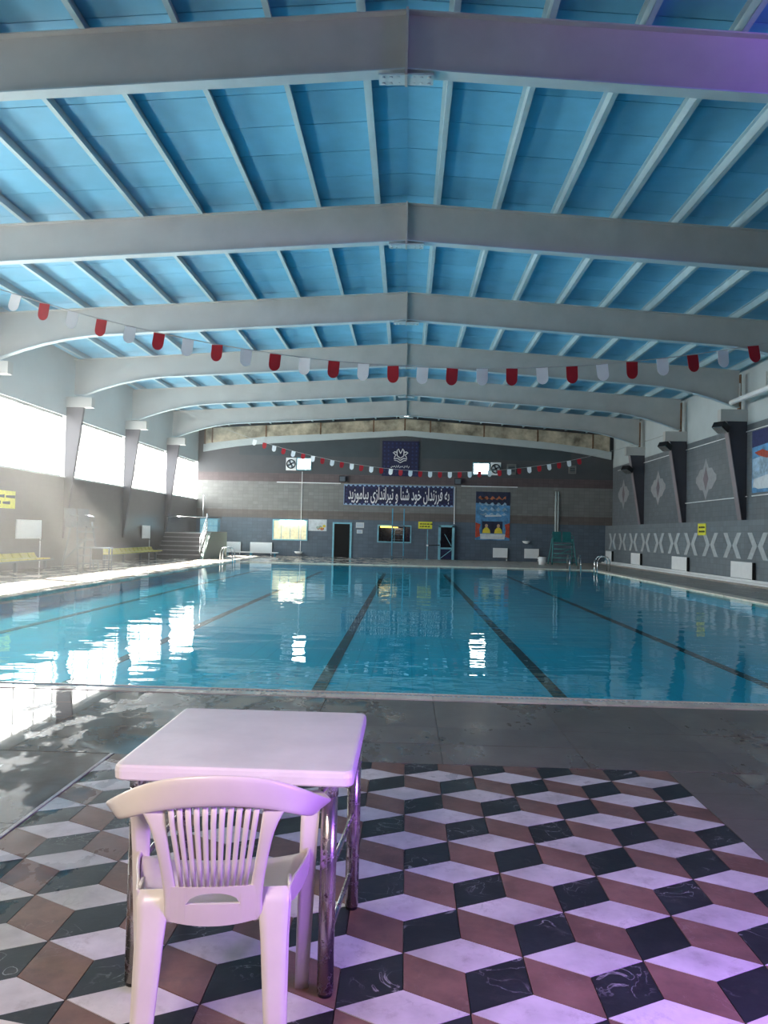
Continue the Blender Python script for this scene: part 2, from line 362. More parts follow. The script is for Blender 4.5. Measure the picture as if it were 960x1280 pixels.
# white edging strip painting in glare, and the larger dark slabs around the pattern
boxp('edging_glare_strip', 'white_stone', fl, TX0-0.022, TX0-0.002, TY0, TY1, -0.03, 0.003)
for k in range(9):
    boxp('deck_slab', 'deck', fl, TX1+0.004, TX1+0.40, TY0+0.4*k+0.002, TY0+0.4*k+0.398, -0.03, 0.0)
def slabs(x0, x1, y0, y1, w, h):
    ny = max(1, round((y1-y0)/h)); nx = max(1, round((x1-x0)/w)); dx = (x1-x0)/nx; dy = (y1-y0)/ny
    for a in range(nx):
        for b in range(ny):
            boxp('deck_slab', 'deck', fl, x0+a*dx+0.002, x0+(a+1)*dx-0.002, y0+b*dy+0.002, y0+(b+1)*dy-0.002, -0.03, random.uniform(-0.001, 0.001))
slabs(-4.2, 5.0, TY1+0.004, PY0-0.26, 0.92, 0.45)
slabs(-4.2, TX0-0.024, TY0, TY1, 0.84, 0.6)
slabs(TX1+0.404, 5.0, TY0, TY1, 0.8, 0.6)
for x0, x1, y0, y1 in ((PX0-0.35, -4.2, YB, PY0-0.25), (5.0, PX1+0.35, YB, PY0-0.25), (-4.2, 5.0, YB, TY0)):
    boxp('deck_slab', 'deck', fl, x0, x1, y0, y1, -0.03, 0.0)

# pool basin, kerb, water
pool = structure('pool_basin', 'blue tiled swimming pool basin with black lane lines')
DZ = -0.33
boxp('pool_floor', 'pool', pool, PX0-0.1, PX1+0.1, PY0-0.1, PY1+0.1, DZ-0.1, DZ)
for d in ((PX0-0.1, PX0, PY0, PY1), (PX1, PX1+0.1, PY0, PY1), (PX0-0.1, PX1+0.1, PY0-0.1, PY0), (PX0-0.1, PX1+0.1, PY1, PY1+0.1)):
    boxp('pool_wall', 'pool', pool, *d, DZ, -0.01)
for x in (-6.45, -3.62, -0.80, 1.88, 4.62):
    boxp('lane_line', 'lane', pool, x-0.075, x+0.075, PY0+0.9, PY1-1.2, DZ+0.001, DZ+0.008)
kerb = structure('trim_1', 'pale stone kerb with overflow grate around the pool')
x = PX0-0.35
while x < PX1+0.3:
    boxp('kerb_stone', 'kerb', kerb, x+0.002, x+0.498, PY0-0.24, PY0-0.10, -0.1, 0.004+random.uniform(0, .002)); x += 0.5
boxp('kerb_lip', 'kerb', kerb, PX0-0.35, PX1+0.35, PY0-0.012, PY0+0.02, -0.12, 0.004)
g = MB(); x = -1.6
while x < PX1: g.box(x, x+0.022, PY0-0.10, PY0-0.012, -0.03, 0.0); x += 0.045
gr = g.build('grate_slats', 'grate', kerb); gr['kind'] = 'stuff'
boxp('kerb_channel', 'lane', kerb, PX0-0.35, PX1+0.35, PY0-0.10, PY0-0.012, -0.12, -0.06)
boxp('kerb_side', 'kerb', kerb, PX0-0.35, PX0+0.02, PY0-0.24, PY1+0.35, -0.12, 0.006)
boxp('kerb_side', 'kerb', kerb, PX1-0.02, PX1+0.35, PY0-0.24, PY1+0.35, -0.12, 0.006)
boxp('kerb_end', 'kerb', kerb, PX0, PX1, PY1-0.02, PY1+0.35, -0.12, 0.006)
wt = MB().add([(PX0, PY0, -0.03), (PX1, PY0, -0.03), (PX1, PY1, -0.03), (PX0, PY1, -0.03)], [(0, 1, 2, 3)]).build('pool_water', 'water')
tag(wt, 'clear blue water filling the swimming pool', 'water', None, 'stuff')

# ------------------------------------------------------------------ walls
wl = structure('wall_left', 'dark tiled left wall below a row of tall windows')
boxp('wall_lower', 'wall_left', wl, XL-0.3, XL, YB, YE, 0, 3.2)
boxp('wall_header', 'wall_light', wl, XL-0.3, XL, YB, YE, 5.45, 8.2)
tg = structure('trim_3', 'pale sill below the left windows')
boxp('window_ledge', 'wall_light', tg, XL-0.02, XL+0.06, YB, YE, 3.2, 3.235)
wr = structure('wall_right', 'grey tiled right wall with pale diamond and chevron motifs')
boxp('wall_upper', 'wall_right_up', wr, XR, XR+0.3, YB, YE, 2.2, 5.6)
boxp('wall_header', 'wall_light', wr, XR, XR+0.3, YB, YE, 5.6, 8.2)
boxp('wall_lower', 'wall_right_low', wr, 11.75, XR+0.3, YB, YE, 0, 2.2)
tc = structure('trim_4', 'thin white conduits on the far and right walls')
th = structure('trim_5', 'white heating pipes along the foot of the right wall')
# chevron motif along the lower right wall
for k in range(-5, 10):
    yc = 26.28 + 2.03*k
    if yc > 45.6: continue
    for sg in (1, -1):
        pl = [(0.76, 0.45), (0.42, 0.45), (0.03, 0.0), (0.42, -0.45), (0.76, -0.45), (0.38, 0.0)]
        MB().prism([(yc + sg*u, 1.31+v) for u, v in pl], lambda u, v, d: (d, u, v), 11.743, 11.75).build('chevron_motif', 'motif', wr)
for k in range(-4, 4):
    yc = 31.6 + 6*k + 0.3
    if yc > 45: continue
    q = [(0, .83), (.2, .42), (.42, .40), (.55, .22), (.72, .1), (.72, -.1), (.55, -.25), (.42, -.42), (.2, -.45), (0, -.85)]
    pl = q + [(-a, b) for a, b in q[::-1] if a]
    md = MB().prism([(yc+a*1.5, 3.95+b) for a, b in pl], lambda u, v, d: (d, u, v), XR-0.006, XR).build('diamond_motif', 'motif2', wr)
    MB().prism([(yc+a*0.9, 3.95+b) for a, b in ((0, .48), (.3, 0), (0, -.48), (-.3, 0))], lambda u, v, d: (d, u, v), XR-0.009, XR-0.006).build('diamond_centre', 'motif3', md)
part('conduit', 'white_paint', tc, lambda b: b.tube([(XR-0.03, 28.0, 3.05), (XR-0.03, 35.0, 3.05)], 0.02, 6))
part('conduit', 'white_paint', tc, lambda b: b.tube([(XR-0.03, 22.0, 3.05), (XR-0.03, 27.6, 3.05)], 0.02, 6))
part('conduit', 'white_paint', tc, lambda b: b.tube([(XR-0.03, 15.0, 5.35), (XR-0.03, 45.0, 5.35)], 0.018, 6))
for z_, x_, r_ in ((0.14, 11.62, 0.05), (0.06, 11.45, 0.055)):
    part('heating_pipe', 'white_paint', th, lambda b: b.tube([(x_, 2, z_), (x_, 45.6, z_)], r_, 8))
boxp('trench_kerb', 'deck_side', th, 11.28, 11.38, 2, 45.8, 0, 0.05)

we = structure('wall_back', 'far end wall with bands of blue, brown and grey tiles')
for z0, z1, m in ((0, 2.22, 'end_blue'), (2.22, 2.7, 'end_brown'), (2.7, 4.38, 'end_light'), (4.38, 4.88, 'end_red'), (4.88, 8.4, 'end_dark')):
    boxp('wall_band', m, we, XL, XR, YE, YE+0.3, z0, z1)
for s_ in (-1, 1):
    MB().prism([(s_*1.25-0.3, 5.93), (s_*9.8-0.1, 5.93), (s_*9.8-0.1, 6.7), (s_*1.25-0.3, 7.25)], lambda u, v, d: (u, d, v), YE-0.004, YE).build('wall_panel', 'end_panel', we)
part('conduit', 'white_paint', tc, lambda b: b.tube([(-7.6, YE-0.03, 4.35), (-3.8, YE-0.03, 4.35)], 0.03, 6))
part('conduit', 'white_paint', tc, lambda b: b.tube([(3.3, YE-0.03, 4.35), (6.6, YE-0.03, 4.35)], 0.03, 6))
part('conduit', 'white_paint', tc, lambda b: b.tube([(2.93, YE-0.03, 4.3), (2.93, YE-0.03, 2.1)], 0.03, 6))
part('conduit', 'white_paint', tc, lambda b: b.tube([(-6.1, YE-0.03, 5.0), (-6.1, YE-0.03, 0.3)], 0.018, 6))

wb = structure('wall_front', 'plain pale wall behind the viewer')
boxp('wall_lower', 'wall_right_low', wb, XL, XR, YB-0.3, YB, 0, 2.2)
boxp('wall_upper', 'wall_light', wb, XL, XR, YB-0.3, YB, 2.2, 8.4)

# left windows, one per bay
wn = 0
edges = [YB] + [y for y in FR if y > YB] 
edges.append(YE)
for k in range(len(edges)-1):
    a, b = edges[k]+0.13, edges[k+1]-0.13
    if b-a < 1: continue
    if b < 4.5:                     # unseen bays closed with added infill to darken the near hall
        boxp('shade_infill', 'wall_light', wl, XL-0.3, XL, edges[k], edges[k+1], 3.2, 5.45); continue
    wn += 1
    w = structure('window_%d' % wn, 'tall left window bay blown out by daylight')
    f = MB().box(XL-0.16, XL-0.10, a, b, 3.2, 3.28).box(XL-0.16, XL-0.10, a, b, 5.37, 5.45).box(XL-0.16, XL-0.10, a, a+0.07, 3.28, 5.37).box(XL-0.16, XL-0.10, b-0.07, b, 3.28, 5.37)
    f.build('window_frame', 'frame', w)
    nm = 3
    for q in range(1, nm+1):
        yy = a + (b-a)*q/(nm+1); boxp('mullion', 'frame', w, XL-0.155, XL-0.105, yy-0.025, yy+0.025, 3.28, 5.37)
    for q in range(nm+1):
        y0 = a + (b-a)*q/(nm+1); y1 = a + (b-a)*(q+1)/(nm+1)
        boxp('pane', 'glass', w, XL-0.135, XL-0.129, y0+0.03, y1-0.03, 3.28, 5.37)
    area('sky_portal', (XL-0.2, (a+b)/2, 4.32), (0, (a+b)/2, 4.32), 2.1, b-a, 1, (1, 1, 1), True).rotation_euler = (0, radians(-90), 0)

# ------------------------------------------------------------------ roof
ce = structure('ceiling', 'pitched pale blue panelled roof underside with steel purlins')
RT = 8.52                                   # panel underside at the ridge
cam_inv = cam.matrix_world.inverted()
def in_view(p):
    v = cam_inv @ Vector(p)
    if v.z > -0.1: return None
    x = 480+980*v.x/-v.z; y = 640-980*v.y/-v.z
    return -v.z if (-60 < x < 1020 and -60 < y < 1340) else None
sa = math.atan(SL)
rows = []
PW = 1.24
strip_edges = [0, 0.62] + [0.62+PW*k for k in range(1, 10)]
strip_edges[-1] = min(strip_edges[-1], 12.2); strip_edges.append(12.3) if strip_edges[-1] < 12.0 else None
for s_ in (-1, 1):
    for k in range(len(strip_edges)-1):
        x0, x1 = strip_edges[k], strip_edges[k+1]
        yy = FR[0]-4.0
        while yy < YE-0.05:
            y1 = min(yy+1.0, YE)
            d = in_view((s_*(x0+x1)/2, (yy+y1)/2, RT-SL*(x0+x1)/2))
            rows.append((d if d else 1e6+yy, s_, x0, x1, yy, y1)); yy += 1.0
rows.sort(key=lambda r: r[0])
def panel(b, s_, x0, x1, y0, y1):
    g_ = 0.009
    vs = []
    for z_ in (0, 0.03):
        for x, y in ((x0, y0+g_), (x1, y0+g_), (x1, y1-g_), (x0, y1-g_)): vs.append((s_*x, y, RT-SL*x+z_))
    b.add(vs, [(3,2,1,0),(4,5,6,7),(0,1,5,4),(1,2,6,5),(2,3,7,6),(3,0,4,7)])
rest = MB()
for k, (d, *r) in enumerate(rows):
    if k < 298 and d < 1e5:
        b = MB(); panel(b, *r); b.build('ceiling_panel', 'roof_blue', ce)
    else: panel(rest, *r)
ro = rest.build('ceiling_panels', 'roof_blue', ce); ro['kind'] = 'stuff'
for s_ in (-1, 1):
    MB().add([(0, YB-.4, RT+.06), (s_*12.7, YB-.4, RT+.06-SL*12.7), (s_*12.7, YE+.4, RT+.06-SL*12.7), (0, YE+.4, RT+.06),
              (0, YB-.4, RT+.3), (s_*12.7, YB-.4, RT+.3-SL*12.7), (s_*12.7, YE+.4, RT+.3-SL*12.7), (0, YE+.4, RT+.3)],
             [(3,2,1,0),(4,5,6,7),(0,1,5,4),(1,2,6,5),(2,3,7,6),(3,0,4,7)]).build('roof_deck', 'roof_dark', ce)
for s_ in (-1, 1):
    for k in range(10):
        x = 0.62+PW*k
        if x > 12.0: continue
        z = RT-SL*x
        b = MB(); b.box(s_*x-0.012, s_*x+0.012, YB, YE, z-0.2, z+0.0).box(s_*x-0.012, s_*x+0.07, YB, YE, z-0.205, z-0.19).box(s_*x-0.07, s_*x+0.012, YB, YE, z-0.016, z-0.001)
        b.box(s_*x+0.055, s_*x+0.07, YB, YE, z-0.19, z-0.165)
        b.build('purlin', 'purlin', ce)

def under(x):
    z = 7.54 - SL*x
    if x > 8.6: t = (x-8.6)/3.1; z -= 0.52*t*t
    return z
def make_frame(y, n):
    fr = structure('roof_frame', 'grey steel portal frame spanning the pool hall')
    xs = [0, 2, 4, 6, 8, 8.6, 9.2, 9.8, 10.4, 11, 11.5, 11.75]
    for s_ in (-1, 1):
        xe = 11.9 if s_ > 0 else 12.1
        top = [(s_*x, 8.31-SL*x) for x in (0, xe)]
        bot = [(s_*x, under(x)) for x in xs] + [(s_*xe, under(11.75))]
        ra = MB().prism(top + bot[::-1], lambda u, v, d: (u, y+d, v), -0.012, 0.012).build('rafter_web', 'frame', fr)
        b = MB()
        for q in range(len(bot)-1):
            (x0, z0), (x1, z1) = bot[q], bot[q+1]
            b.add([(x0, y-.105, z0-.02), (x1, y-.105, z1-.02), (x1, y+.105, z1-.02), (x0, y+.105, z0-.02), (x0, y-.105, z0), (x1, y-.105, z1), (x1, y+.105, z1), (x0, y+.105, z0)],
                  [(3,2,1,0),(4,5,6,7),(0,1,5,4),(2,3,7,6)])
        b.build('bottom_flange', 'flange', fr)
        b = MB(); (x0, z0), (x1, z1) = top
        b.add([(x0, y-.105, z0-.01), (x1, y-.105, z1-.01), (x1, y+.105, z1-.01), (x0, y+.105, z0-.01), (x0, y-.105, z0+.01), (x1, y-.105, z1+.01), (x1, y+.105, z1+.01), (x0, y+.105, z0+.01)],
              [(3,2,1,0),(4,5,6,7),(0,1,5,4),(1,2,6,5),(2,3,7,6),(3,0,4,7)]).build('top_flange', 'frame', fr)
        # knee block and tapered column
        if s_ > 0:
            boxp('knee_block', 'frame', fr, 11.2, XR, y-.15, y+.15, 5.72, 6.14)
            MB().prism([(11.42, 5.72), (XR, 5.72), (XR, 2.2), (11.98, 2.2)], lambda u, v, d: (u, y+d, v), -0.10, 0.10).build('column', 'column_dark', fr)
            MB().prism([(11.39, 5.72), (11.42, 5.72), (11.98, 2.2), (11.95, 2.2)], lambda u, v, d: (u, y+d, v), -0.16, 0.16).build('column_flange', 'column_flange', fr)
            boxp('end_plate', 'rust', fr, xe-0.02, xe+0.02, y-.13, y+.13, 6.15, 7.4)
        else:
            boxp('knee_block', 'frame', fr, XL, -11.4, y-.15, y+.15, 5.78, 6.14)
            MB().prism([(-11.72, 5.78), (XL, 5.78), (XL, 1.0), (-12.30, 1.0)], lambda u, v, d: (u, y+d, v), -0.07, 0.07).build('column', 'column_dark', fr)
    boxp('ridge_plate', 'frame', fr, -0.018, 0.018, y-.14, y+.14, 7.42, 8.33)
    b = MB()
    for q in range(-3, 4):
        for e in (-0.07, 0.07):
            if q: b.tube([(q*0.10, y+e, 7.455-SL*abs(q)*.1), (q*0.10, y+e, 7.43-SL*abs(q)*.1)], 0.022, 6)
    b.box(-0.36, 0.36, y-.12, y+.12, 7.43, 7.455)
    b.build('splice_plate', 'flange', fr)
    return fr
for n, y in enumerate(FR[:]):
    make_frame(y, n)
# stained beam against the far wall
eb = structure('trim_2', 'stained peeling plaster beam along the top of the far wall')
stf = [-11.89, -11.45, -8.27, -5.05, -1.93, -0.09, 1.41, 4.55, 7.68, 10.89, 11.91]
for a, b_ in zip(stf[:-1], stf[1:]):
    j0, j1 = random.uniform(-.02, .02), random.uniform(-.02, .02)
    def zt(x): return 8.22-SL*abs(x)
    def zb(x): return 7.56-SL*abs(x)-(0.28*max(0, (abs(x)-8)/4)**2 if abs(x) > 8 else 0)
    MB().prism([(a+.04, zb(a)), (b_-.04, zb(b_)), (b_-.04, zt(b_)+j1), (a+.04, zt(a)+j0)], lambda u, v, d: (u, d, v), YE-0.28+j0, YE-0.05).build('beam_panel', 'stained', eb)
    MB().prism([(a-.04, zb(a)-.02), (a+.04, zb(a)-.02), (a+.04, zt(a)), (a-.04, zt(a))], lambda u, v, d: (u, d, v), YE-0.31, YE-0.05).build('stiffener', 'rust', eb)
for s_ in (-1, 1):
    pts = [0.0, 4, 8, 9, 10, 11, 12]
    MB().prism([(s_*x, 7.56-SL*x-(0.28*max(0, (x-8)/4)**2)) for x in pts] + [(s_*x, 7.22-SL*x-(0.28*max(0, (x-8)/4)**2)-0.1*x/12) for x in pts[::-1]], lambda u, v, d: (u, d, v), YE-0.2, YE-0.04).build('beam_flange', 'wall_light', eb)

# ------------------------------------------------------------------ white plastic armchair and table
def mirror(items): return [((-p[0], p[1], p[2]), (w[0], -w[1], -w[2]) if False else (-w[0], w[1], w[2])) for p, w in items]
ch = thing('plastic_armchair', 'white plastic armchair with slotted back, pulled up to the table', 'chair', (-0.372, 2.27, 0), radians(8))
half = [((.262, .17, .618), (.030, 0, 0)), ((.271, .08, .634), (.032, 0, .002)), ((.280, -.02, .650), (.032, 0, .006)), ((.284, -.10, .667), (.025, .004, .016)),
        ((.268, -.175, .690), (.013, .008, .024)), ((.228, -.226, .718), (.005, .006, .034)), ((.165, -.258, .748), (.002, -.004, .041)), ((.09, -.277, .765), (0, -.008, .043)), ((0, -.284, .771), (0, -.010, .043))]
path = half + [((-p[0], p[1], p[2]), (-w[0], w[1], w[2])) for p, w in half[:-1][::-1]]
# keep the width direction consistent (outer edge up/out on both sides)
path = [(p, w if True else w) for p, w in path]
MB().ribbon(path, 0.016).build('arm_rail', 'white_plastic', ch, smooth=True, subsurf=1)
bk = thing('backrest', 'slotted fan-shaped backrest', None); bk.parent = ch
def ypan(z): return -0.190 - 0.088*max(0, (z-.40)/.36)**1.15
def xpan(z): return 0.108 + 0.042*max(0, (z-.46)/.28)
for s_ in (-1, 1):
    it = []
    for z, hw in ((.395, .022), (.44, .019), (.50, .017), (.56, .016), (.62, .017), (.68, .021), (.72, .034), (.745, .05)): it.append(((s_*(xpan(z)-.002+max(0, hw-.018)*.8), ypan(z)+.030*max(0, (z-.67)/.07), z), (hw, 0, 0)))
    MB().ribbon(it, 0.013).build('side_post', 'white_plastic', bk, smooth=True, subsurf=1)
NS = 11
for k in range(NS):
    u = -1 + 2*(k+1)/(NS+1)
    it = []
    for z in (.497, .56, .62, .68, .745):
        it.append(((u*(xpan(z)-.016), ypan(z)-.007*(1-u*u)+.020*max(0, (z-.69)/.05), z), (.0058+.002*(z-.5)/.23, 0, 0)))
    MB().ribbon(it, 0.010).build('slat', 'white_plastic', bk, smooth=True)
lo = MB(); n_ = 20
for k in range(n_):
    u0, u1 = -1+2*k/n_, -1+2*(k+1)/n_
    X0, X1 = u0*.118, u1*.118
    def hole(x): return 0.455+0.030*sqrt(max(0, 1-(x/.068)**2)) if abs(x) < .068 else None
    def y_(x, z): return ypan(z)-.007*(1-(x/.118)**2)
    def slab(x0, x1, za, zb_, zc, zd):
        q = [(x0, za), (x1, zb_), (x1, zc), (x0, zd)]
        lo.add([(x, y_(x, z)-.0055, z) for x, z in q] + [(x, y_(x, z)+.0055, z) for x, z in q], [(0,1,2,3),(7,6,5,4),(0,4,5,1),(1,5,6,2),(2,6,7,3),(3,7,4,0)])
    zb0, zb1 = .392+.014*u0*u0, .392+.014*u1*u1
    h0, h1 = hole(X0), hole(X1)
    if h0 or h1:
        slab(X0, X1, zb0, zb1, .453, .453); slab(X0, X1, h0 or .453, h1 or .453, .503, .503)
    else: slab(X0, X1, zb0, zb1, .503, .503)
lo.build('lower_panel', 'white_plastic', bk)
# seat shell
st = MB(); nx, ny = 12, 12; vs = []; 
for j in range(ny+1):
    v = j/ny; y = -.185+.375*v; hw = .190+.056*min(1, v*1.15)
    for i in range(nx+1):
        u = -1+2*i/nx
        z = .425+.018*abs(u)**3-.012*(1-u*u)*sin(pi*v) - (.035*max(0, (v-.85)/.15)**2)
        vs.append((u*hw, y, z))
top = [[j*(nx+1)+i, j*(nx+1)+i+1, (j+1)*(nx+1)+i+1, (j+1)*(nx+1)+i] for j in range(ny) for i in range(nx)]
st.add(vs, top)
so = st.build('seat', 'white_plastic', ch, smooth=True); sm = so.modifiers.new('thick', 'SOLIDIFY'); sm.thickness = 0.012; sm.offset = -1
for s_ in (-1, 1):
    # rear leg: broad tapering L-section running up into the seat corner
    b = MB()
    b.ribbon([((s_*.158, -.178, .482), (.040, 0, 0)), ((s_*.158, -.190, .44), (.042, 0, 0)), ((s_*.160, -.204, .36), (.036, 0, 0)), ((s_*.166, -.234, .18), (.029, 0, 0)), ((s_*.175, -.262, 0), (.023, 0, 0))], 0.012)
    b.ribbon([((s_*.197, -.140, .482), (0, .040, 0)), ((s_*.199, -.150, .44), (0, .040, 0)), ((s_*.195, -.168, .36), (0, .036, 0)), ((s_*.194, -.206, .18), (0, .030, 0)), ((s_*.197, -.240, 0), (0, .024, 0))], 0.010)
    b.build('rear_leg', 'white_plastic', ch, smooth=True)
    b = MB()
    b.ribbon([((s_*.258, .150, .62), (.030, 0, 0)), ((s_*.252, .158, .45), (.025, 0, 0)), ((s_*.246, .172, .2), (.022, 0, 0)), ((s_*.242, .190, 0), (.019, 0, 0))], 0.010)
    b.ribbon([((s_*.286, .175, .62), (0, .030, 0)), ((s_*.276, .182, .45), (0, .026, 0)), ((s_*.267, .194, .2), (0, .023, 0)), ((s_*.260, .208, 0), (0, .02, 0))], 0.010)
    b.build('front_leg', 'white_plastic', ch, smooth=True)
    sp = [(.190, -.185, .44, .485), (.205, -.10, .41, .478), (.226, .0, .395, .465), (.242, .09, .39, .455), (.250, .165, .39, .45)]
    secs = [[Vector((s_*x, y, z0)), Vector((s_*(x+.009), y, z0)), Vector((s_*(x+.011), y, z1)), Vector((s_*(x+.002), y, z1))] for x, y, z0, z1 in sp]
    MB().loft(secs).build('seat_side', 'white_plastic', ch, bevel=.003)

tb = thing('plastic_table', 'square white plastic table with rusty steel tube legs', 'table', (-0.363, 2.737, 0))
tp = MB()
def rr(hx, hy, r, n=5):
    o = []
    for cx, cy, a0 in ((hx-r, hy-r, 0), (-hx+r, hy-r, 90), (-hx+r, -hy+r, 180), (hx-r, -hy+r, 270)):
        for k in range(n+1): a = radians(a0+90*k/n); o.append((cx+r*cos(a), cy+r*sin(a)))
    return o
secs = []
for ins, z in ((.018, .672), (.004, .673), (0, .678), (-.001, .700), (.001, .712), (.006, .7185), (.014, .720)):
    secs.append([Vector((x, y, z)) for x, y in rr(.362-ins, .390-ins, .03)])
tp.loft(secs).build('table_top', 'table_plastic', tb, smooth=False)
LG = [(-.325, -.255), (.283, -.275), (.325, .293), (-.325, .293)]
for k, (x, y) in enumerate(LG):
    lg = MB().tube([(x, y, .012), (x, y, .672)], 0.0255, 18).build('leg', 'steel', tb, smooth=True)
    MB().tube([(x, y, .615), (x, y, .675)], 0.0275, 18).build('leg_collar', 'chrome', lg, smooth=True)
    MB().tube([(x, y, 0), (x, y, .07 if k == 2 else .014)], 0.022, 14).build('foot_cap', 'black', lg, smooth=True)
for a, b_ in ((0, 3), (1, 2)):
    for z in (.16, .36):
        (xa, ya), (xb, yb) = LG[a], LG[b_]
        MB().tube([(xa, ya, z), (xb, yb, z)], 0.009, 8).build('stretcher', 'steel', tb, smooth=True)

# pale corner poking in at the lower left edge of the picture
sl = MB().prism(rr(.14, .12, .03), XY, 0.012, 0.045).build('white_plastic_tray', 'white_plastic')
sl.location = (-.905, 2.07, 0); sl.rotation_euler = (0, 0, radians(-12)); tag(sl, 'corner of a white plastic tray on the floor at the lower left edge', 'tray')
for x in (-.1, .1):
    for y in (-.08, .08): boxp('tray_foot', 'white_plastic', sl, x-.02, x+.02, y-.02, y+.02, 0, .013)

# ------------------------------------------------------------------ flag lines
def flag_line(y, x0, z_mid, c, xm, pitch, start, n, first, label, xa, xb, sz=1.0):
    rz_ = lambda x: z_mid + c*(x-xm)**2
    t = thing('flag_line', label, 'bunting')
    part('rope', 'rope', t, lambda b: b.tube([(xa+(xb-xa)*k/60, y, rz_(xa+(xb-xa)*k/60)) for k in range(61)], 0.008 if sz <= 1 else 0.012, 5))
    pl = [(-.088, 0.005), (.088, 0.005)] + [(.088*cos(a), -.155-.10*sin(a)) for a in [pi*k/10 for k in range(0, 11)]]
    me = {}
    for m in ('flag_red', 'flag_white'):
        me[m] = MB().prism(pl, lambda u, v, d: (u, d+0.02*sin(u*14)*(-v), v), -0.002, 0.002).build('flag', m, mesh_only=True)
    for k in range(n):
        x = start + pitch*k; m = 'flag_white' if (k % 2 == 0) == first else 'flag_red'
        o = bpy.data.objects.new('flag', me[m]); COL.objects.link(o); o.parent = t
        o.location = (x, y-.004, rz_(x)-.012); sl_ = 2*c*(x-xm)
        o.rotation_euler = (random.uniform(-.12, .12), -math.atan(sl_)*0.6+random.uniform(-.06, .06), random.uniform(-.16, .16)); o.scale = (sz, 1, sz)
flag_line(12.0, 0, 4.0, .0215, .9, .4555, -6.50, 28, False, 'red and white backstroke flags strung across the pool near the viewer', -11.9, 11.5)
flag_line(34.3, 0, 4.2, .0190, 1.5, .4300, -6.62, 34, True, 'small red and white flag line across the far end of the pool', -11.6, 11.4, 1.0)

# ------------------------------------------------------------------ lettering helper (joined Arabic forms)
AR = {'ا': 'FE8D FE8E', 'ب': 'FE8F FE90 FE91 FE92', 'ت': 'FE95 FE96 FE97 FE98', 'خ': 'FEA5 FEA6 FEA7 FEA8', 'د': 'FEA9 FEAA', 'ر': 'FEAD FEAE',
      'ز': 'FEAF FEB0', 'ش': 'FEB5 FEB6 FEB7 FEB8', 'ف': 'FED1 FED2 FED3 FED4', 'م': 'FEE1 FEE2 FEE3 FEE4', 'ن': 'FEE5 FEE6 FEE7 FEE8', 'ه': 'FEE9 FEEA FEEB FEEC',
      'و': 'FEED FEEE', 'ی': 'FBFC FBFD FBFE FBFF'}
def shape(s):
    out = []
    for w in s.split(' '):
        o = []; prev = False
        for k, c in enumerate(w):
            f = AR[c].split(); nxt = k+1 < len(w)
            dual = len(f) == 4
            if prev and dual and nxt: g_ = f[3]
            elif prev: g_ = f[1]
            elif dual and nxt: g_ = f[2]
            else: g_ = f[0]
            o.append(chr(int(g_, 16))); prev = dual
        out.append(''.join(o)[::-1])
    return ' '.join(out[::-1])
def lettering(name, text, m, parent, loc, width, height, ry=0, slant=0.0):
    c = bpy.data.curves.new(name, 'FONT'); c.body = text; c.resolution_u = 3; c.extrude = 0.004; c.offset = 0.014
    o = bpy.data.objects.new(name, c); COL.objects.link(o); bpy.context.view_layer.update()
    me = bpy.data.meshes.new_from_object(o.evaluated_get(bpy.context.evaluated_depsgraph_get())); bpy.data.objects.remove(o)
    xs = [v.co.x for v in me.vertices]; ys = [v.co.y for v in me.vertices]
    sx = width/(max(xs)-min(xs)); sy = height/(max(ys)-min(ys)); mx, my = (max(xs)+min(xs))/2, (max(ys)+min(ys))/2
    for v in me.vertices: v.co = ((v.co.x-mx)*sx + (v.co.y-my)*sy*slant, -v.co.z, (v.co.y-my)*sy)
    me.materials.clear(); me.materials.append(M[m]); me.name = name
    r = bpy.data.objects.new(name, me); COL.objects.link(r); r.location = loc; r.parent = parent; return r
FY = YE      # far wall face

# banner
bn = thing('wall_banner', 'long navy banner with white calligraphy on the far wall', 'banner', (-0.365, FY-0.05, 3.70))
boxp('banner_cloth', 'navy', bn, -3.24, 3.24, -.02, .0, -.615, .615)
b = MB()
for s_ in (-1, 1):
    b.box(-3.24, 3.24, -.025, -.02, s_*.60-.012, s_*.60+.012); b.box(s_*3.225-.015, s_*3.225+.015, -.025, -.02, -.615, .615)
    k = -3.1
    while k < 3.15:
        b.prism([(k-.10, s_*.59), (k+.10, s_*.59), (k+.04, s_*.50), (k-.04, s_*.50)], lambda u, v, d: (u, d, v), -.026, -.02); k += .27
b.build('banner_border', 'banner_edge', bn)['kind'] = 'stuff'
b = MB()
for s_ in (-1, 1):
    k = -2.97
    while k < 3.1:
        b.prism([(k-.09, s_*.46), (k, s_*.54), (k+.09, s_*.46), (k, s_*.38)], lambda u, v, d: (u, d, v), -.024, -.02); k += .27
    for z in (-.3, -.1, .1, .3): b.prism([(s_*3.08-.07, z), (s_*3.08, z+.08), (s_*3.08+.07, z), (s_*3.08, z-.08)], lambda u, v, d: (u, d, v), -.024, -.02)
b.build('banner_pattern', 'navy_mid', bn)['kind'] = 'stuff'
lettering('lettering', shape('به فرزندان خود شنا و تیراندازی بیاموزید'), 'letter', bn, (0, -.03, -.01), 5.95, .98, slant=0.0)

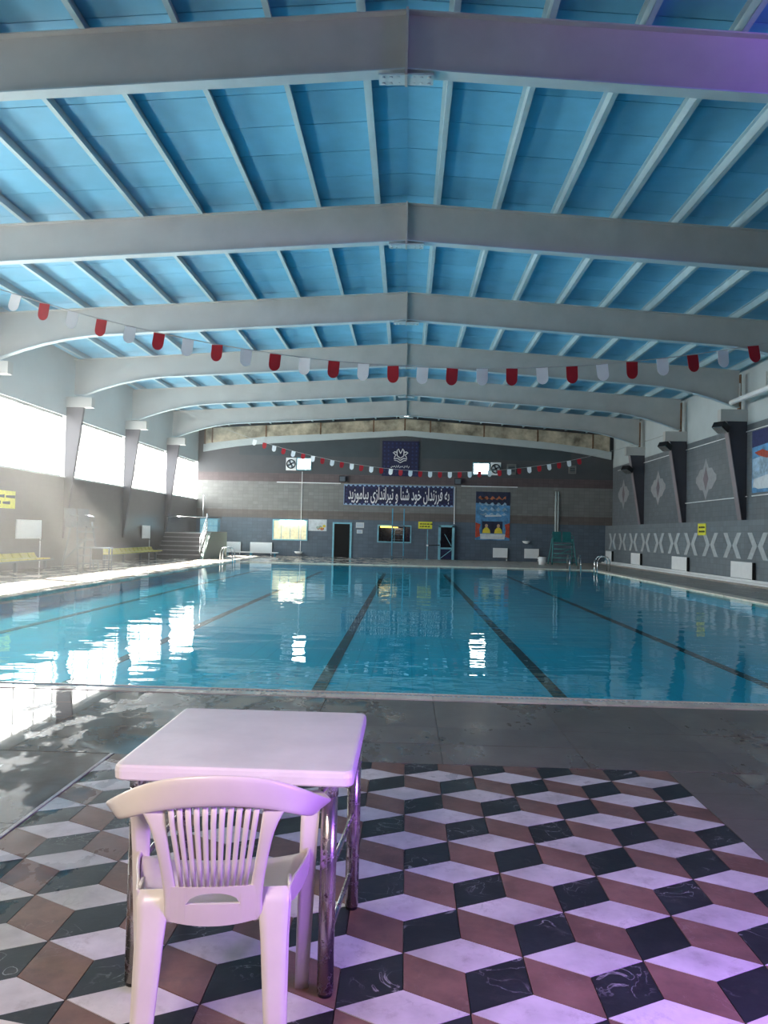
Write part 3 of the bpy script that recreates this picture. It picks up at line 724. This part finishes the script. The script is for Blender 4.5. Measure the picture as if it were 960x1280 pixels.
# emblem board
em = thing('emblem_board', 'square navy board with a white flower emblem above the banner', 'sign', (-0.315, FY-0.05, 5.88))
boxp('board', 'navy', em, -1.08, 1.08, -.03, 0, -1.04, 1.04)
b = MB()
for i in range(-4, 5):
    for j in range(-4, 5):
        if abs(i) > 2 or abs(j) > 2: b.prism([(i*.235-.07, j*.225), (i*.235, j*.225+.07), (i*.235+.07, j*.225), (i*.235, j*.225-.07)], lambda u, v, d: (u, d, v), -.034, -.03)
b.build('board_pattern', 'navy_mid', em)['kind'] = 'stuff'
b = MB()
def stroke(pts, r=.030): b.tube([(x, -.045, z) for x, z in pts], r, 5)
stroke([(-.20, .16), (-.20, .48), (-.13, .58), (-.02, .34), (0, .30), (.02, .34), (.13, .58), (.20, .48), (.20, .16)])
for s_ in (-1, 1):
    stroke([(s_*.20, .38), (s_*.36, .40), (s_*.44, .36), (s_*.28, .22), (s_*.34, .10)])
    stroke([(s_*.34, .10), (s_*.38, -.02), (s_*.18, .02), (0, -.10)])
    stroke([(s_*.18, .16), (s_*.05, .06), (0, .03)]); stroke([(s_*.36, -.10), (s_*.20, -.12), (0, -.24)], .022)
b.build('flower_emblem', 'letter', em)
b = MB()
for k in range(9):
    x = -.52+.125*k; b.tube([(x-.05, -.04, -.50+.03*(k % 3)), (x, -.04, -.55+.05*(k % 2)), (x+.06, -.04, -.44+.02*(k % 4))], .017, 5)
b.build('emblem_script', 'letter', em)['kind'] = 'stuff'

# ------------------------------------------------------------------ far-wall doors and windows
d1 = structure('door_1', 'dark open doorway with pale blue frame in the far wall')
boxp('doorway', 'door_dark', d1, -4.12, -3.20, FY-.02, FY-.005, 0, 1.96)
part('door_frame', 'cyan_paint', d1, lambda b: b.box(-4.22, -4.12, FY-.06, FY, 0, 2.05).box(-3.20, -3.08, FY-.06, FY, 0, 2.05).box(-4.12, -3.20, FY-.06, FY, 1.96, 2.05))
def far_window(n, label, x0, x1, z0, z1, pane_m, bars):
    w = structure('window_%d' % n, label)
    part('window_frame', 'cyan_paint', w, lambda b: b.box(x0, x1, FY-.06, FY, z0, z0+.07).box(x0, x1, FY-.06, FY, z1-.07, z1).box(x0, x0+.07, FY-.06, FY, z0+.07, z1-.07).box(x1-.07, x1, FY-.06, FY, z0+.07, z1-.07))
    boxp('pane', pane_m, w, x0+.07, x1-.07, FY-.02, FY-.005, z0+.07, z1-.07)
    for k in range(1, bars):
        x = x0+(x1-x0)*k/bars; boxp('glazing_bar', 'cyan_paint', w, x-.012, x+.012, FY-.035, FY-.02, z0+.07, z1-.07)
    return w
w = far_window(20, 'lit office window with yellow curtain in the far wall', -7.78, -5.70, .91, 2.14, 'curtain', 4)
for k in range(9): 
    x = -7.6+.2*k; MB().prism([(x, .99), (x+.09, .99), (x+.09, 1.9), (x, 1.9)], lambda u, v, d: (u, d, v), FY-.032, FY-.02).build('curtain_fold', 'curtain', w)
tl = MB().tube([(-7.3, FY-.10, 2.02), (-5.9, FY-.10, 2.02)], .055, 10).build('tube_lamp', 'tube_lamp', smooth=True); tag(tl, 'bright white tube lamp over the yellow curtained window', 'lamp')
w = far_window(21, 'dark office window behind the diving ladder', -1.57, .43, .92, 1.96, 'dark_glass', 2)
tl = MB().tube([(-1.40, FY-.10, 1.84), (-.36, FY-.10, 1.84)], .05, 10).build('tube_lamp', 'tube_lamp_y', smooth=True); tag(tl, 'yellow tube lamp glowing in the dark office window', 'lamp')
for k, (x0, x1, z0, z1, lb) in enumerate(((-6.45, -5.57, 5.08, 5.82, 'small bright high window left of the emblem board'), (3.95, 4.95, 5.02, 5.75, 'small bright high window right of the emblem board'))):
    w = far_window(22+k, lb, x0, x1, z0, z1, 'day_pane', 2)
def fan(x0, x1, z0, z1, label):
    t = thing('exhaust_fan', label, 'fan'); cx, cz, r = (x0+x1)/2, (z0+z1)/2, min(x1-x0, z1-z0)*.42
    boxp('fan_plate', 'white_paint', t, x0, x1, FY-.06, FY, z0, z1)
    part('fan_ring', 'black', t, lambda b: b.tube([(cx+r*cos(2*pi*k/20), FY-.08, cz+r*sin(2*pi*k/20)) for k in range(20)], .035, 6, True), smooth=True)
    for k in range(4):
        a = pi/2*k+.5; part('blade', 'grey_metal', t, lambda b: b.prism([(cx+.05*cos(a-.6), cz+.05*sin(a-.6)), (cx+r*.9*cos(a-.35), cz+r*.9*sin(a-.35)), (cx+r*.9*cos(a+.35), cz+r*.9*sin(a+.35)), (cx+.05*cos(a+.6), cz+.05*sin(a+.6))], lambda u, v, d: (u, d, v), FY-.09, FY-.075))
    part('hub', 'black', t, lambda b: b.tube([(cx, FY-.065, cz), (cx, FY-.12, cz)], .07, 10))
fan(-7.08, -6.48, 5.06, 5.81, 'white framed exhaust fan left of the emblem board')
fan(5.0, 5.6, 5.03, 5.78, 'dark exhaust fan beside the right high window')
def vent(x0, x1, z0, z1, label):
    t = thing('wall_vent', label, 'vent'); boxp('vent_box', 'end_light', t, x0, x1, FY-.08, FY, z0, z1); boxp('vent_mouth', 'end_panel', t, x0+.07, x1-.07, FY-.09, FY-.08, z0+.07, z1-.07)
    for k in range(3): zz = z0+.12+(z1-z0-.24)*k/2; boxp('slat', 'end_light', t, x0+.07, x1-.07, FY-.10, FY-.085, zz-.015, zz+.015)
vent(5.96, 6.49, 5.1, 5.7, 'grey vent box next to the dark exhaust fan'); vent(9.56, 9.99, 5.22, 5.68, 'small grey vent box near the far right corner')
def speaker(x, label):
    t = thing('wall_speaker', label, 'speaker'); part('cabinet', 'black', t, lambda b: b.prism([(FY-.30, -.19), (FY-.05, -.14), (FY-.05, .14), (FY-.30, .19)], lambda u, v, d: (d, u, 4.60+v), x-.2, x+.2), bevel=.012)
    boxp('grille', 'grey_metal', t, x-.16, x+.16, FY-.325, FY-.30, 4.46, 4.74); boxp('bracket', 'black', t, x-.03, x+.03, FY-.06, FY, 4.5, 4.7)
speaker(-3.69, 'black wall loudspeaker at the left end of the banner'); speaker(3.08, 'black wall loudspeaker at the right end of the banner')

# notices, posters, yellow signs
for x0, x1, z0, z1, lb in ((-2.85, -2.37, 1.75, 2.07, 'upper white notice sheet beside the dark doorway'), (-2.79, -2.45, 1.42, 1.64, 'lower smaller white notice sheet beside the dark doorway')):
    t = thing('notice_sheet', lb, 'notice'); boxp('sheet', 'paper', t, x0, x1, FY-.012, FY, z0, z1)
    for k in range(3): zz = z0+(z1-z0)*(.28+.22*k); boxp('text_line', 'banner_edge', t, x0+.05, x1-.05, FY-.015, FY-.012, zz-.012, zz+.012)
t = thing('wall_poster', 'small pale poster beside the lit curtained window', 'poster'); boxp('sheet', 'print_pale', t, -5.66, -4.58, FY-.02, FY, 1.51, 2.19)
for k in range(7):
    x, z, r = -5.3+.5*random.random()+.1*(k % 2), 1.62+.22*random.random(), .10
    part('printed_figure', ('print_orange', 'print_green', 'print_yellow')[k % 3], t, lambda b: b.prism([(x+r*cos(a*pi/4), z+r*.8*sin(a*pi/4)) for a in range(8)], lambda u, v, d: (u, d, v), FY-.022-.001*k, FY-.02))
def ysign(name, label, fn, x0, x1, z0, z1):
    t = thing(name, label, 'sign'); b = MB(); b.prism([(x0, z0), (x1, z0), (x1, z1), (x0, z1)], fn, 0, .02); b.build('sign_plate', 'sign_yellow', t)
    b = MB(); h = (z1-z0)
    for r_ in (0.32, 0.68):
        x = x0+.10*(x1-x0)
        while x < x1-.14*(x1-x0):
            w_ = (x1-x0)*random.uniform(.10, .2); b.prism([(x, z0+h*(r_-.07)), (x+w_, z0+h*(r_-.09)), (x+w_, z0+h*(r_+.09)), (x, z0+h*(r_+.05))], fn, .02, .026); x += w_*1.25
    b.build('sign_marks', 'black', t)['kind'] = 'stuff'; return t
ysign('notice_sign', 'yellow notice sign on the far wall beside the blue booth', lambda u, v, d: (u, FY-d, v), .83, 1.64, 1.79, 2.2)
ysign('notice_sign', 'yellow upright notice sign on the right wall above the radiators', lambda u, v, d: (11.743-d, u, v), 30.75, 31.55, 1.67, 2.13)
ysign('notice_sign', 'faded yellow sign on the left wall in the window glare', lambda u, v, d: (XL+d, u, v), 21.6, 24.6, 1.95, 2.5)
po = thing('wall_poster', 'tall blue poster with two yellow clad figures on the far wall', 'poster', (5.18, FY-.03, 2.63))
boxp('sheet', 'print_blue', po, -1.0, 1.0, 0, .03, -1.42, 1.42)
F2 = lambda u, v, d: (u, -d, v)
part('printed_night_sky', 'print_dark', po, lambda b: b.prism([(-1, .75), (1, .62), (1, 1.42), (-1, 1.42)], F2, 0, .004))
for k, (z, h, m) in enumerate(((1.08, .10, 'print_orange'), (.72, .09, 'print_sky'), (.42, .11, 'print_sky'), (.12, .08, 'print_sky'))):
    part('printed_cloud', m, po, lambda b: b.prism([(-.85+.1*q+.04*k, z+h*sin(q*1.7+k)) for q in range(17)] + [(.75-.1*q+.04*k, z-h+.5*h*sin(q*2.1)) for q in range(17)], F2, .004, .008))
part('printed_text', 'print_pale', po, lambda b: b.prism([(-.45, -.06), (.5, -.02), (.5, .06), (-.45, .03)], F2, .008, .010))
for s_ in (-1, 1): part('printed_red_border', 'print_red', po, lambda b: b.prism([(s_*1.0, -1.3), (s_*.72, -1.2), (s_*.78, -.8), (s_*.7, -.5), (s_*1.0, -.4)], F2, .004, .008))
part('printed_stage', 'print_dark', po, lambda b: b.prism([(-.62, -1.02), (.58, -1.02), (.58, -.32), (-.62, -.32)], F2, .004, .009))
for s_ in (-.36, .34):
    part('printed_figure', 'print_yellow', po, lambda b: b.prism([(s_-.24, -1.02), (s_+.24, -1.02), (s_+.2, -.82), (s_+.08, -.68), (s_-.08, -.68), (s_-.2, -.82)], F2, .009, .012))
    part('printed_head', 'skin', po, lambda b: b.prism([(s_+.09*cos(a*pi/5), -.58+.11*sin(a*pi/5)) for a in range(10)], F2, .009, .012))
part('printed_footer', 'print_pale', po, lambda b: b.prism([(-.7, -1.36), (.7, -1.36), (.75, -1.06), (-.72, -1.06)], F2, .009, .012))
pr = thing('wall_poster', 'large blue sea poster at the right edge of the picture', 'poster', (XR-.035, 26.2, 4.22))
G2 = lambda u, v, d: (-d, u, v)
boxp('sheet', 'print_blue', pr, 0, .035, -1.4, 1.4, -1.07, 1.07)
part('printed_sky', 'navy_mid', pr, lambda b: b.prism([(-1.4, .62), (1.4, .5), (1.4, 1.07), (-1.4, 1.07)], G2, 0, .004))
part('printed_sea', 'print_sky', pr, lambda b: b.prism([(-1.4, .05), (0, .2), (1.35, .1), (1.35, -.9), (-1.4, -.9)], G2, .0, .006))
part('printed_wing', 'print_red', pr, lambda b: b.prism([(1.2, .32), (.6, .38), (-.3, .14), (-1.2, .0), (.3, .06), (.9, .2)], G2, .006, .010))
part('printed_foam', 'print_pale', pr, lambda b: b.prism([(-1.4, -.62), (.2, -.5), (1.2, -.6), (1.3, -.85), (.9, -.95), (-1.4, -.98)], G2, .006, .010))

# radiators
def radiator(loc, rz, L, label, group, h=.56, z0=.20):
    t = thing('radiator', label, 'radiator', loc, rz, group)
    boxp('panel', 'white_paint', t, -L/2, L/2, -.10, -.05, z0, z0+h, bevel=.008)
    b = MB(); k = -L/2+.06
    while k < L/2-.05: b.box(k, k+.025, -.108, -.10, z0+.03, z0+h-.03); k += .06
    b.build('panel_ribs', 'white_paint', t)['kind'] = 'stuff'
    boxp('side_cover', 'black', t, L/2+.005, L/2+.03, -.11, -.01, z0-.03, z0+h)
    boxp('wall_bracket', 'black', t, -L/2+.1, L/2-.1, -.05, 0, z0+.1, z0+.2)
    part('feed_pipe', 'white_paint', t, lambda b: b.tube([(L/2-.05, -.08, .02), (L/2-.05, -.08, z0+.02)], .022, 6))
    part('valve', 'chrome', t, lambda b: b.tube([(L/2-.05, -.13, z0-.05), (L/2-.05, -.06, z0-.05)], .03, 6))
    return t
for yc, L, lb in ((27.27, 1.75, 'white radiator on the right wall nearest the viewer'), (33.4, 1.85, 'second white radiator along the right wall from the viewer'), (39.7, 1.6, 'third white radiator along the right wall from the viewer'), (44.9, 1.3, 'farthest white radiator on the right wall by the corner')):
    radiator((11.735, yc, 0), radians(-90), L, lb, 'radiators along the right wall')
for xc, L, lb in ((5.65, .85, 'white radiator below the tall blue poster'), (7.48, .85, 'white radiator on the far wall behind the white bucket'), (-10.05, .85, 'smaller white radiator on the far wall beside the stairs'), (-8.42, 1.3, 'wide white radiator on the far wall left of the lit window')):
    radiator((xc, FY-.01, 0), 0, L, lb, 'radiators along the far wall')
for yc, z0, L, lb in ((25.4, 1.0, 1.7, 'pale heater panel on the left wall nearest the viewer'), (37.0, .95, 1.1, 'pale heater panel on the left wall before the stairs')):
    radiator((XL+.03, yc, 0), radians(90), L, lb, 'heaters on the left wall', .62, z0)

# benches along the far and left walls
bb = thing('low_bench', 'low blue bench along the far wall under the radiators', 'bench')
boxp('bench_seat', 'blue_paint', bb, -10.5, -7.3, FY-.75, FY-.40, .16, .21); boxp('bench_edge', 'white_paint', bb, -10.5, -7.3, FY-.78, FY-.75, .15, .215)
for x in (-10.3, -8.9, -7.5): boxp('leg', 'blue_paint', bb, x-.05, x+.05, FY-.7, FY-.45, 0, .16)
def seat_row(y0, y1, label):
    t = thing('spectator_bench', label, 'bench', (XL+.75, y0, 0), 0, 'yellow benches along the left wall')
    n = int((y1-y0)/.52)
    b = MB(); b.box(-.1, .0, 0, y1-y0, .30, .36).box(-.35, -.25, 0, y1-y0, .30, .36); b.build('bench_beam', 'grey_metal', t)
    for k in range(n):
        y = .26+k*.52
        part('seat_shell', 'yellow', t, lambda b: b.prism([(.12, .40), (.14, .36), (-.33, .36), (-.40, .42), (-.44, .56), (-.40, .56), (-.36, .46), (-.30, .40)], lambda u, v, d: (u, y+d, v), -.22, .22), bevel=.01)
    for k in range(max(2, n//3)):
        y = .3+k*(y1-y0-.6)/(max(2, n//3)-1); boxp('leg', 'grey_metal', t, -.22, -.12, y-.03, y+.03, 0, .30)
seat_row(15.5, 25.9, 'near row of yellow seats along the left wall'); seat_row(30.4, 37.3, 'far row of yellow seats along the left wall before the stairs')

# lifeguard chairs
def lifeguard(loc, rz, label, m1, m2, H=1.5, W=1.3, D=1.2):
    t = thing('lifeguard_chair', label, 'lifeguard chair', loc, rz)
    for sx in (-1, 1):
        part('front_post', m2, t, lambda b: b.tube([(sx*W/2, -D/2, 0), (sx*(W/2-.12), -.15, H*.92)], .035, 8), smooth=True)
        part('rear_post', m2, t, lambda b: b.tube([(sx*W/2, D/2, 0), (sx*(W/2-.12), .15, H*.92)], .035, 8), smooth=True)
        part('arm_rail', m2, t, lambda b: b.tube([(sx*(W/2-.12), -.25, H*.92), (sx*(W/2-.12), -.25, H*1.02), (sx*(W/2-.12), .25, H*1.06)], .025, 8), smooth=True)
        part('seat', m1, t, lambda b: b.box(sx*.27-.23, sx*.27+.23, -.25, .22, H*.80, H*.83))
        part('backrest', m1, t, lambda b: b.prism([(.20, H*.83), (.26, H*.83), (.34, H*1.18), (.29, H*1.18)], lambda u, v, d: (d, u, v), sx*.27-.23, sx*.27+.23), bevel=.01)
    for k in range(5):
        f = .1+.17*k; y = -D/2+(D/2-.15)*f; hw = W/2-.12*f
        part('rung', m2, t, lambda b: b.tube([(-hw, y, H*.92*f), (hw, y, H*.92*f)], .028, 8), smooth=True)
    part('rear_brace', m2, t, lambda b: b.tube([(-W/2+.03, D/2-.1, .3), (W/2-.05, D/2-.25, H*.6)], .022, 6))
lifeguard((8.55, 42.5, 0), 0, 'teal metal lifeguard chair with double seat in the far right corner', 'teal', 'teal_light')
lifeguard((-11.25, 27.2, 0), radians(60), 'tall grey lifeguard tower in front of the left wall', 'grey_metal', 'grey_metal', 1.75, .85, .85)
t = thing('metal_table', 'small grey metal table beside the grey lifeguard tower', 'table', (-10.25, 26.5, 0), radians(10))
boxp('table_top', 'grey_metal', t, -.34, .34, -.28, .28, .70, .74)
for x in (-.30, .30):
    for y in (-.24, .24): part('leg', 'grey_metal', t, lambda b: b.tube([(x, y, 0), (x, y, .70)], .022, 8))
boxp('shelf', 'grey_metal', t, -.30, .30, -.24, .24, .30, .33)
boxp('side_panel', 'black', t, -.25, .1, -.25, -.23, .33, .70)
t = thing('downpipe', 'pair of grey pipes rising on the far wall above the teal chair', 'pipe')
for x in (8.84, 8.98): part('pipe', 'wall_light', t, lambda b: b.tube([(x, FY-.075, 1.2), (x, FY-.075, 4.15)], .055, 8), smooth=True)
part('clip', 'black', t, lambda b: b.box(8.76, 9.06, FY-.07, FY-.008, 3.0, 3.06).box(8.76, 9.06, FY-.07, FY-.008, 3.9, 3.96))
# bucket
t = thing('bucket', 'white plastic bucket by the pool edge below the radiators', 'bucket', (7.30, 41.5, 0))
part('body', 'white_paint', t, lambda b: b.tube([(0, 0, 0), (0, 0, .44)], [.17, .21], 20), smooth=True)
part('rim', 'black', t, lambda b: b.tube([(.215*cos(2*pi*k/20), .215*sin(2*pi*k/20), .44) for k in range(20)], .016, 6, True), smooth=True)
part('handle', 'chrome', t, lambda b: b.tube([(.22*cos(pi*k/10), -.02-.05*sin(pi*k/10), .42-.12*sin(pi*k/10)) for k in range(11)], .008, 5), smooth=True)
# diving ladder stand
t = thing('diving_ladder', 'slender blue poolside ladder stand in front of the dark window', 'ladder', (-.33, 43.5, 0))
for x in (-.32, .32):
    part('upright', 'blue_paint', t, lambda b: b.tube([(x, 0, 0), (x, .1, 2.85)], .03, 8), smooth=True)
    part('strut', 'blue_paint', t, lambda b: b.tube([(x, 1.2, 0), (x, .15, 1.85)], .025, 8), smooth=True)
    part('handrail', 'blue_paint', t, lambda b: b.tube([(x, .1, 1.95), (x, .9, 1.95), (x, 1.2, 1.2)], .022, 8), smooth=True)
boxp('platform', 'grey_metal', t, -.36, .36, -.15, .9, 1.84, 1.92)
for z in (.28, .56, .84, 1.12, 1.4, 1.66): part('rung', 'grey_metal', t, lambda b: b.tube([(-.32, z*.035, z), (.32, z*.035, z)], .018, 6))
boxp('base_step', 'grey_metal', t, -.36, .36, -.35, .05, .18, .22)
for x in (-.33, .33): boxp('base_leg', 'grey_metal', t, x-.02, x+.02, -.33, -.28, 0, .18)
# measuring stand
t = thing('measuring_stand', 'pale post with a dark horizontal arm under the yellow sign', 'stand', (1.36, 45.4, 0))
part('post', 'cyan_paint', t, lambda b: b.tube([(0, 0, 0), (0, 0, 1.75)], .025, 8)); part('arm', 'black', t, lambda b: b.tube([(0, 0, .82), (.72, 0, .86)], .03, 8)); part('base', 'cyan_paint', t, lambda b: b.tube([(0, 0, 0), (0, 0, .03)], .16, 12)); part('joint', 'white_paint', t, lambda b: b.tube([(0, -.06, .82), (0, .06, .82)], .06, 8))
# blue booth
t = thing('blue_booth', 'pale blue framed glass booth door against the far wall', 'booth', (2.47, FY-.02, 0))
for x in (-.40, .40): boxp('post', 'cyan_paint', t, x-.07, x+.07, -.35, -.22, 0, 2.0); boxp('rear_post', 'cyan_paint', t, x-.05, x+.05, -.06, 0, 0, 2.0)
boxp('head_rail', 'cyan_paint', t, -.47, .47, -.35, 0, 1.9, 2.02); boxp('middle_rail', 'cyan_paint', t, -.40, .40, -.33, -.25, .62, .72)
boxp('glass_panel', 'dark_glass', t, -.33, .33, -.30, -.28, .72, 1.9); boxp('lower_panel', 'navy', t, -.33, .33, -.30, -.28, .05, .62)
part('brace', 'cyan_paint', t, lambda b: b.tube([(-.33, -.31, .08), (.33, -.31, .60)], .02, 6)); part('brace', 'cyan_paint', t, lambda b: b.tube([(-.1, -.31, 1.5), (.3, -.31, .8)], .02, 6))
part('handle', 'chrome', t, lambda b: b.tube([(-.36, -.37, .95), (-.36, -.37, 1.15)], .015, 6))
# wash basins
for x, z, lb in ((-6.18, .12, 'small low foot basin under the lit curtained window'), (7.15, 1.05, 'small white wash basin above the far radiators')):
    t = thing('wash_basin', lb, 'basin', (x, FY, z))
    part('bowl', 'white_paint', t, lambda b: b.loft([[Vector((r*cos(2*pi*k/14), -.2+r*.7*sin(2*pi*k/14), zz)) for k in range(14)] for r, zz in ((.08, 0), (.2, .06), (.25, .15), (.22, .15), (.15, .08))]), smooth=True)
    part('tap', 'chrome', t, lambda b: b.tube([(0, -.02, .2), (0, -.02, .32), (0, -.14, .32), (0, -.14, .27)], .016, 6))
    boxp('wall_mount', 'white_paint', t, -.1, .1, -.06, 0, .02, .15)

# stairs with platform in the far left corner
s = thing('stair_platform', 'dark stone steps up to a green sided platform in the far left corner', 'stairs', (0, 0, 0))
SX0, SX1 = -11.95, -9.78
for k in range(6):
    y0 = 37.6+.27*k; z1 = .21*(k+1)
    st_ = boxp('step', 'step', s, SX0, SX1, y0, 42.3 if k == 5 else y0+.30, 0, z1)
    boxp('step_edge', 'step_edge', st_, SX0, SX1, y0-.015, y0+.05, z1-.035, z1+.004)
MB().prism([(37.5, 0), (42.3, 0), (42.3, 1.30), (38.9, 1.30)], lambda u, v, d: (d, u, v), SX1, SX1+.16).build('side_wall', 'green_wall', s)
MB().box(SX1-.02, SX1+.2, 38.9, 42.3, 1.30, 1.34).build('coping', 'step', s)
boxp('rear_wall', 'green_wall', s, SX0, SX1+.16, 42.3, 42.45, 0, 1.30)
def rail(name, pts, r=.022): part(name, 'chrome', s, lambda b: b.tube(pts, r, 8), smooth=True)
xr = SX1-.06
rail('handrail', [(xr, 37.7, .22), (xr, 37.7, 1.0), (xr, 39.0, 2.1), (xr, 39.4, 2.1)], .03)
for k in range(4): rail('guard_rail', [(xr, 37.7, .35+.2*k), (xr, 39.0, 1.45+.2*k)], .014)
for k in range(3): rail('baluster', [(xr, 37.7+.43*(k+1), .55+.36*k), (xr, 37.7+.43*(k+1), 1.36+.36*k)], .016)
rail('platform_rail', [(-11.9, 38.95, 2.05), (xr, 38.95, 2.05)], .025); rail('platform_post', [(xr, 38.95, 1.27), (xr, 38.95, 2.25)], .025)
rail('platform_post', [(-10.9, 42.2, 1.27), (-10.9, 42.2, 3.3)], .025)
c = thing('blue_locker', 'bright blue locker block standing on the stair platform', 'locker', (-10.2, 41.3, 1.265))
boxp('body', 'blue_paint', c, -.55, .40, -.25, .25, 0, .78)
for i in range(4):
    for j in range(2): boxp('door', 'cyan_paint', c, -.52+.228*i, -.52+.228*i+.205, -.27, -.25, .04+.36*j, .36+.36*j)
boxp('lid', 'black', c, -.6, .45, -.3, .3, .78, .84)

# pool ladders
def pool_ladder(x, y, rz, label):
    t = thing('pool_ladder', label, 'pool ladder', (x, y, 0), rz, 'chrome pool ladders')
    for s_ in (-.25, .25):
        part('side_rail', 'chrome', t, lambda b: b.tube([(s_, .45, 0), (s_, .45, .45), (s_, .36, .62), (s_, .2, .68), (s_, 0, .62), (s_, -.1, .4), (s_, -.12, -.3)], .022, 8), smooth=True)
    for z in (-.08, -.24): part('tread', 'chrome', t, lambda b: b.box(-.25, .25, -.16, -.08, z-.012, z+.012))
pool_ladder(PX0, 35.3, radians(90), 'chrome pool ladder at the far left corner of the pool')
pool_ladder(PX1, 35.0, radians(-90), 'chrome pool ladder at the far right corner of the pool')
pool_ladder(7.9, PY1, 0, 'chrome pool ladder on the far edge near the teal chair')

# floodlights on the right-hand columns
for k, (y, lb) in enumerate(((28.2, 'black floodlight on the nearest right-hand column'), (34.2, 'black floodlight on the middle right-hand column'), (40.2, 'black floodlight on the farthest right-hand column'))):
    z = 5.45 if k < 2 else 4.95
    t = thing('floodlight', lb, 'floodlight', (11.38 if k < 2 else 11.45, y-.1, z), radians(35), 'floodlights on the right-hand columns')
    part('housing', 'black', t, lambda b: b.prism([(-.5, .02), (-.12, -.16), (-.02, .05), (-.36, .22)], lambda u, v, d: (u, d, v), -.22, .22), bevel=.015)
    part('lens', 'chrome', t, lambda b: b.prism([(-.50, .01), (-.14, -.165), (-.15, -.18), (-.51, 0)], lambda u, v, d: (u, d, v), -.19, .19))
    part('bracket', 'black', t, lambda b: b.tube([(-.15, 0, .0), (.02, 0, -.08), (.10, 0, -.08)], .03, 6))
# service pipes under the right-hand eaves
for k, y in enumerate((28.2, 22.2)):
    t = thing('air_duct', ('white pipe under the right eaves between the far columns', 'white pipe under the right eaves nearest the viewer')[k], 'pipe')
    part('pipe', 'white_paint', t, lambda b: b.tube([(11.5, y-5.6, 6.35), (11.5, y-.3, 6.35)], .09, 10), smooth=True)
    for q in (-5, -3, -1): boxp('hanger', 'frame', t, 11.48, 11.52, y+q-.02, y+q+.02, 6.35, 6.9)

# ------------------------------------------------------------------ haze volume added for the veil of lens glare under the left windows
hm, n, l, b = new_mat('glare_haze'); n.remove(b)
vs_ = n.new('ShaderNodeVolumeScatter'); vs_.inputs['Density'].default_value = 0.0135; vs_.inputs['Anisotropy'].default_value = 0.2; vs_.inputs['Color'].default_value = (1, 0.97, 0.92, 1)
l.new(vs_.outputs[0], n['Material Output'].inputs['Volume'])
hz = MB().box(XL+.03, -4.0, 5.0, 25.5, .03, 7.45).build('lens_glare_haze', hm)
tag(hz, 'haze volume added to imitate lens glare below the left windows', 'haze', None, 'stuff')
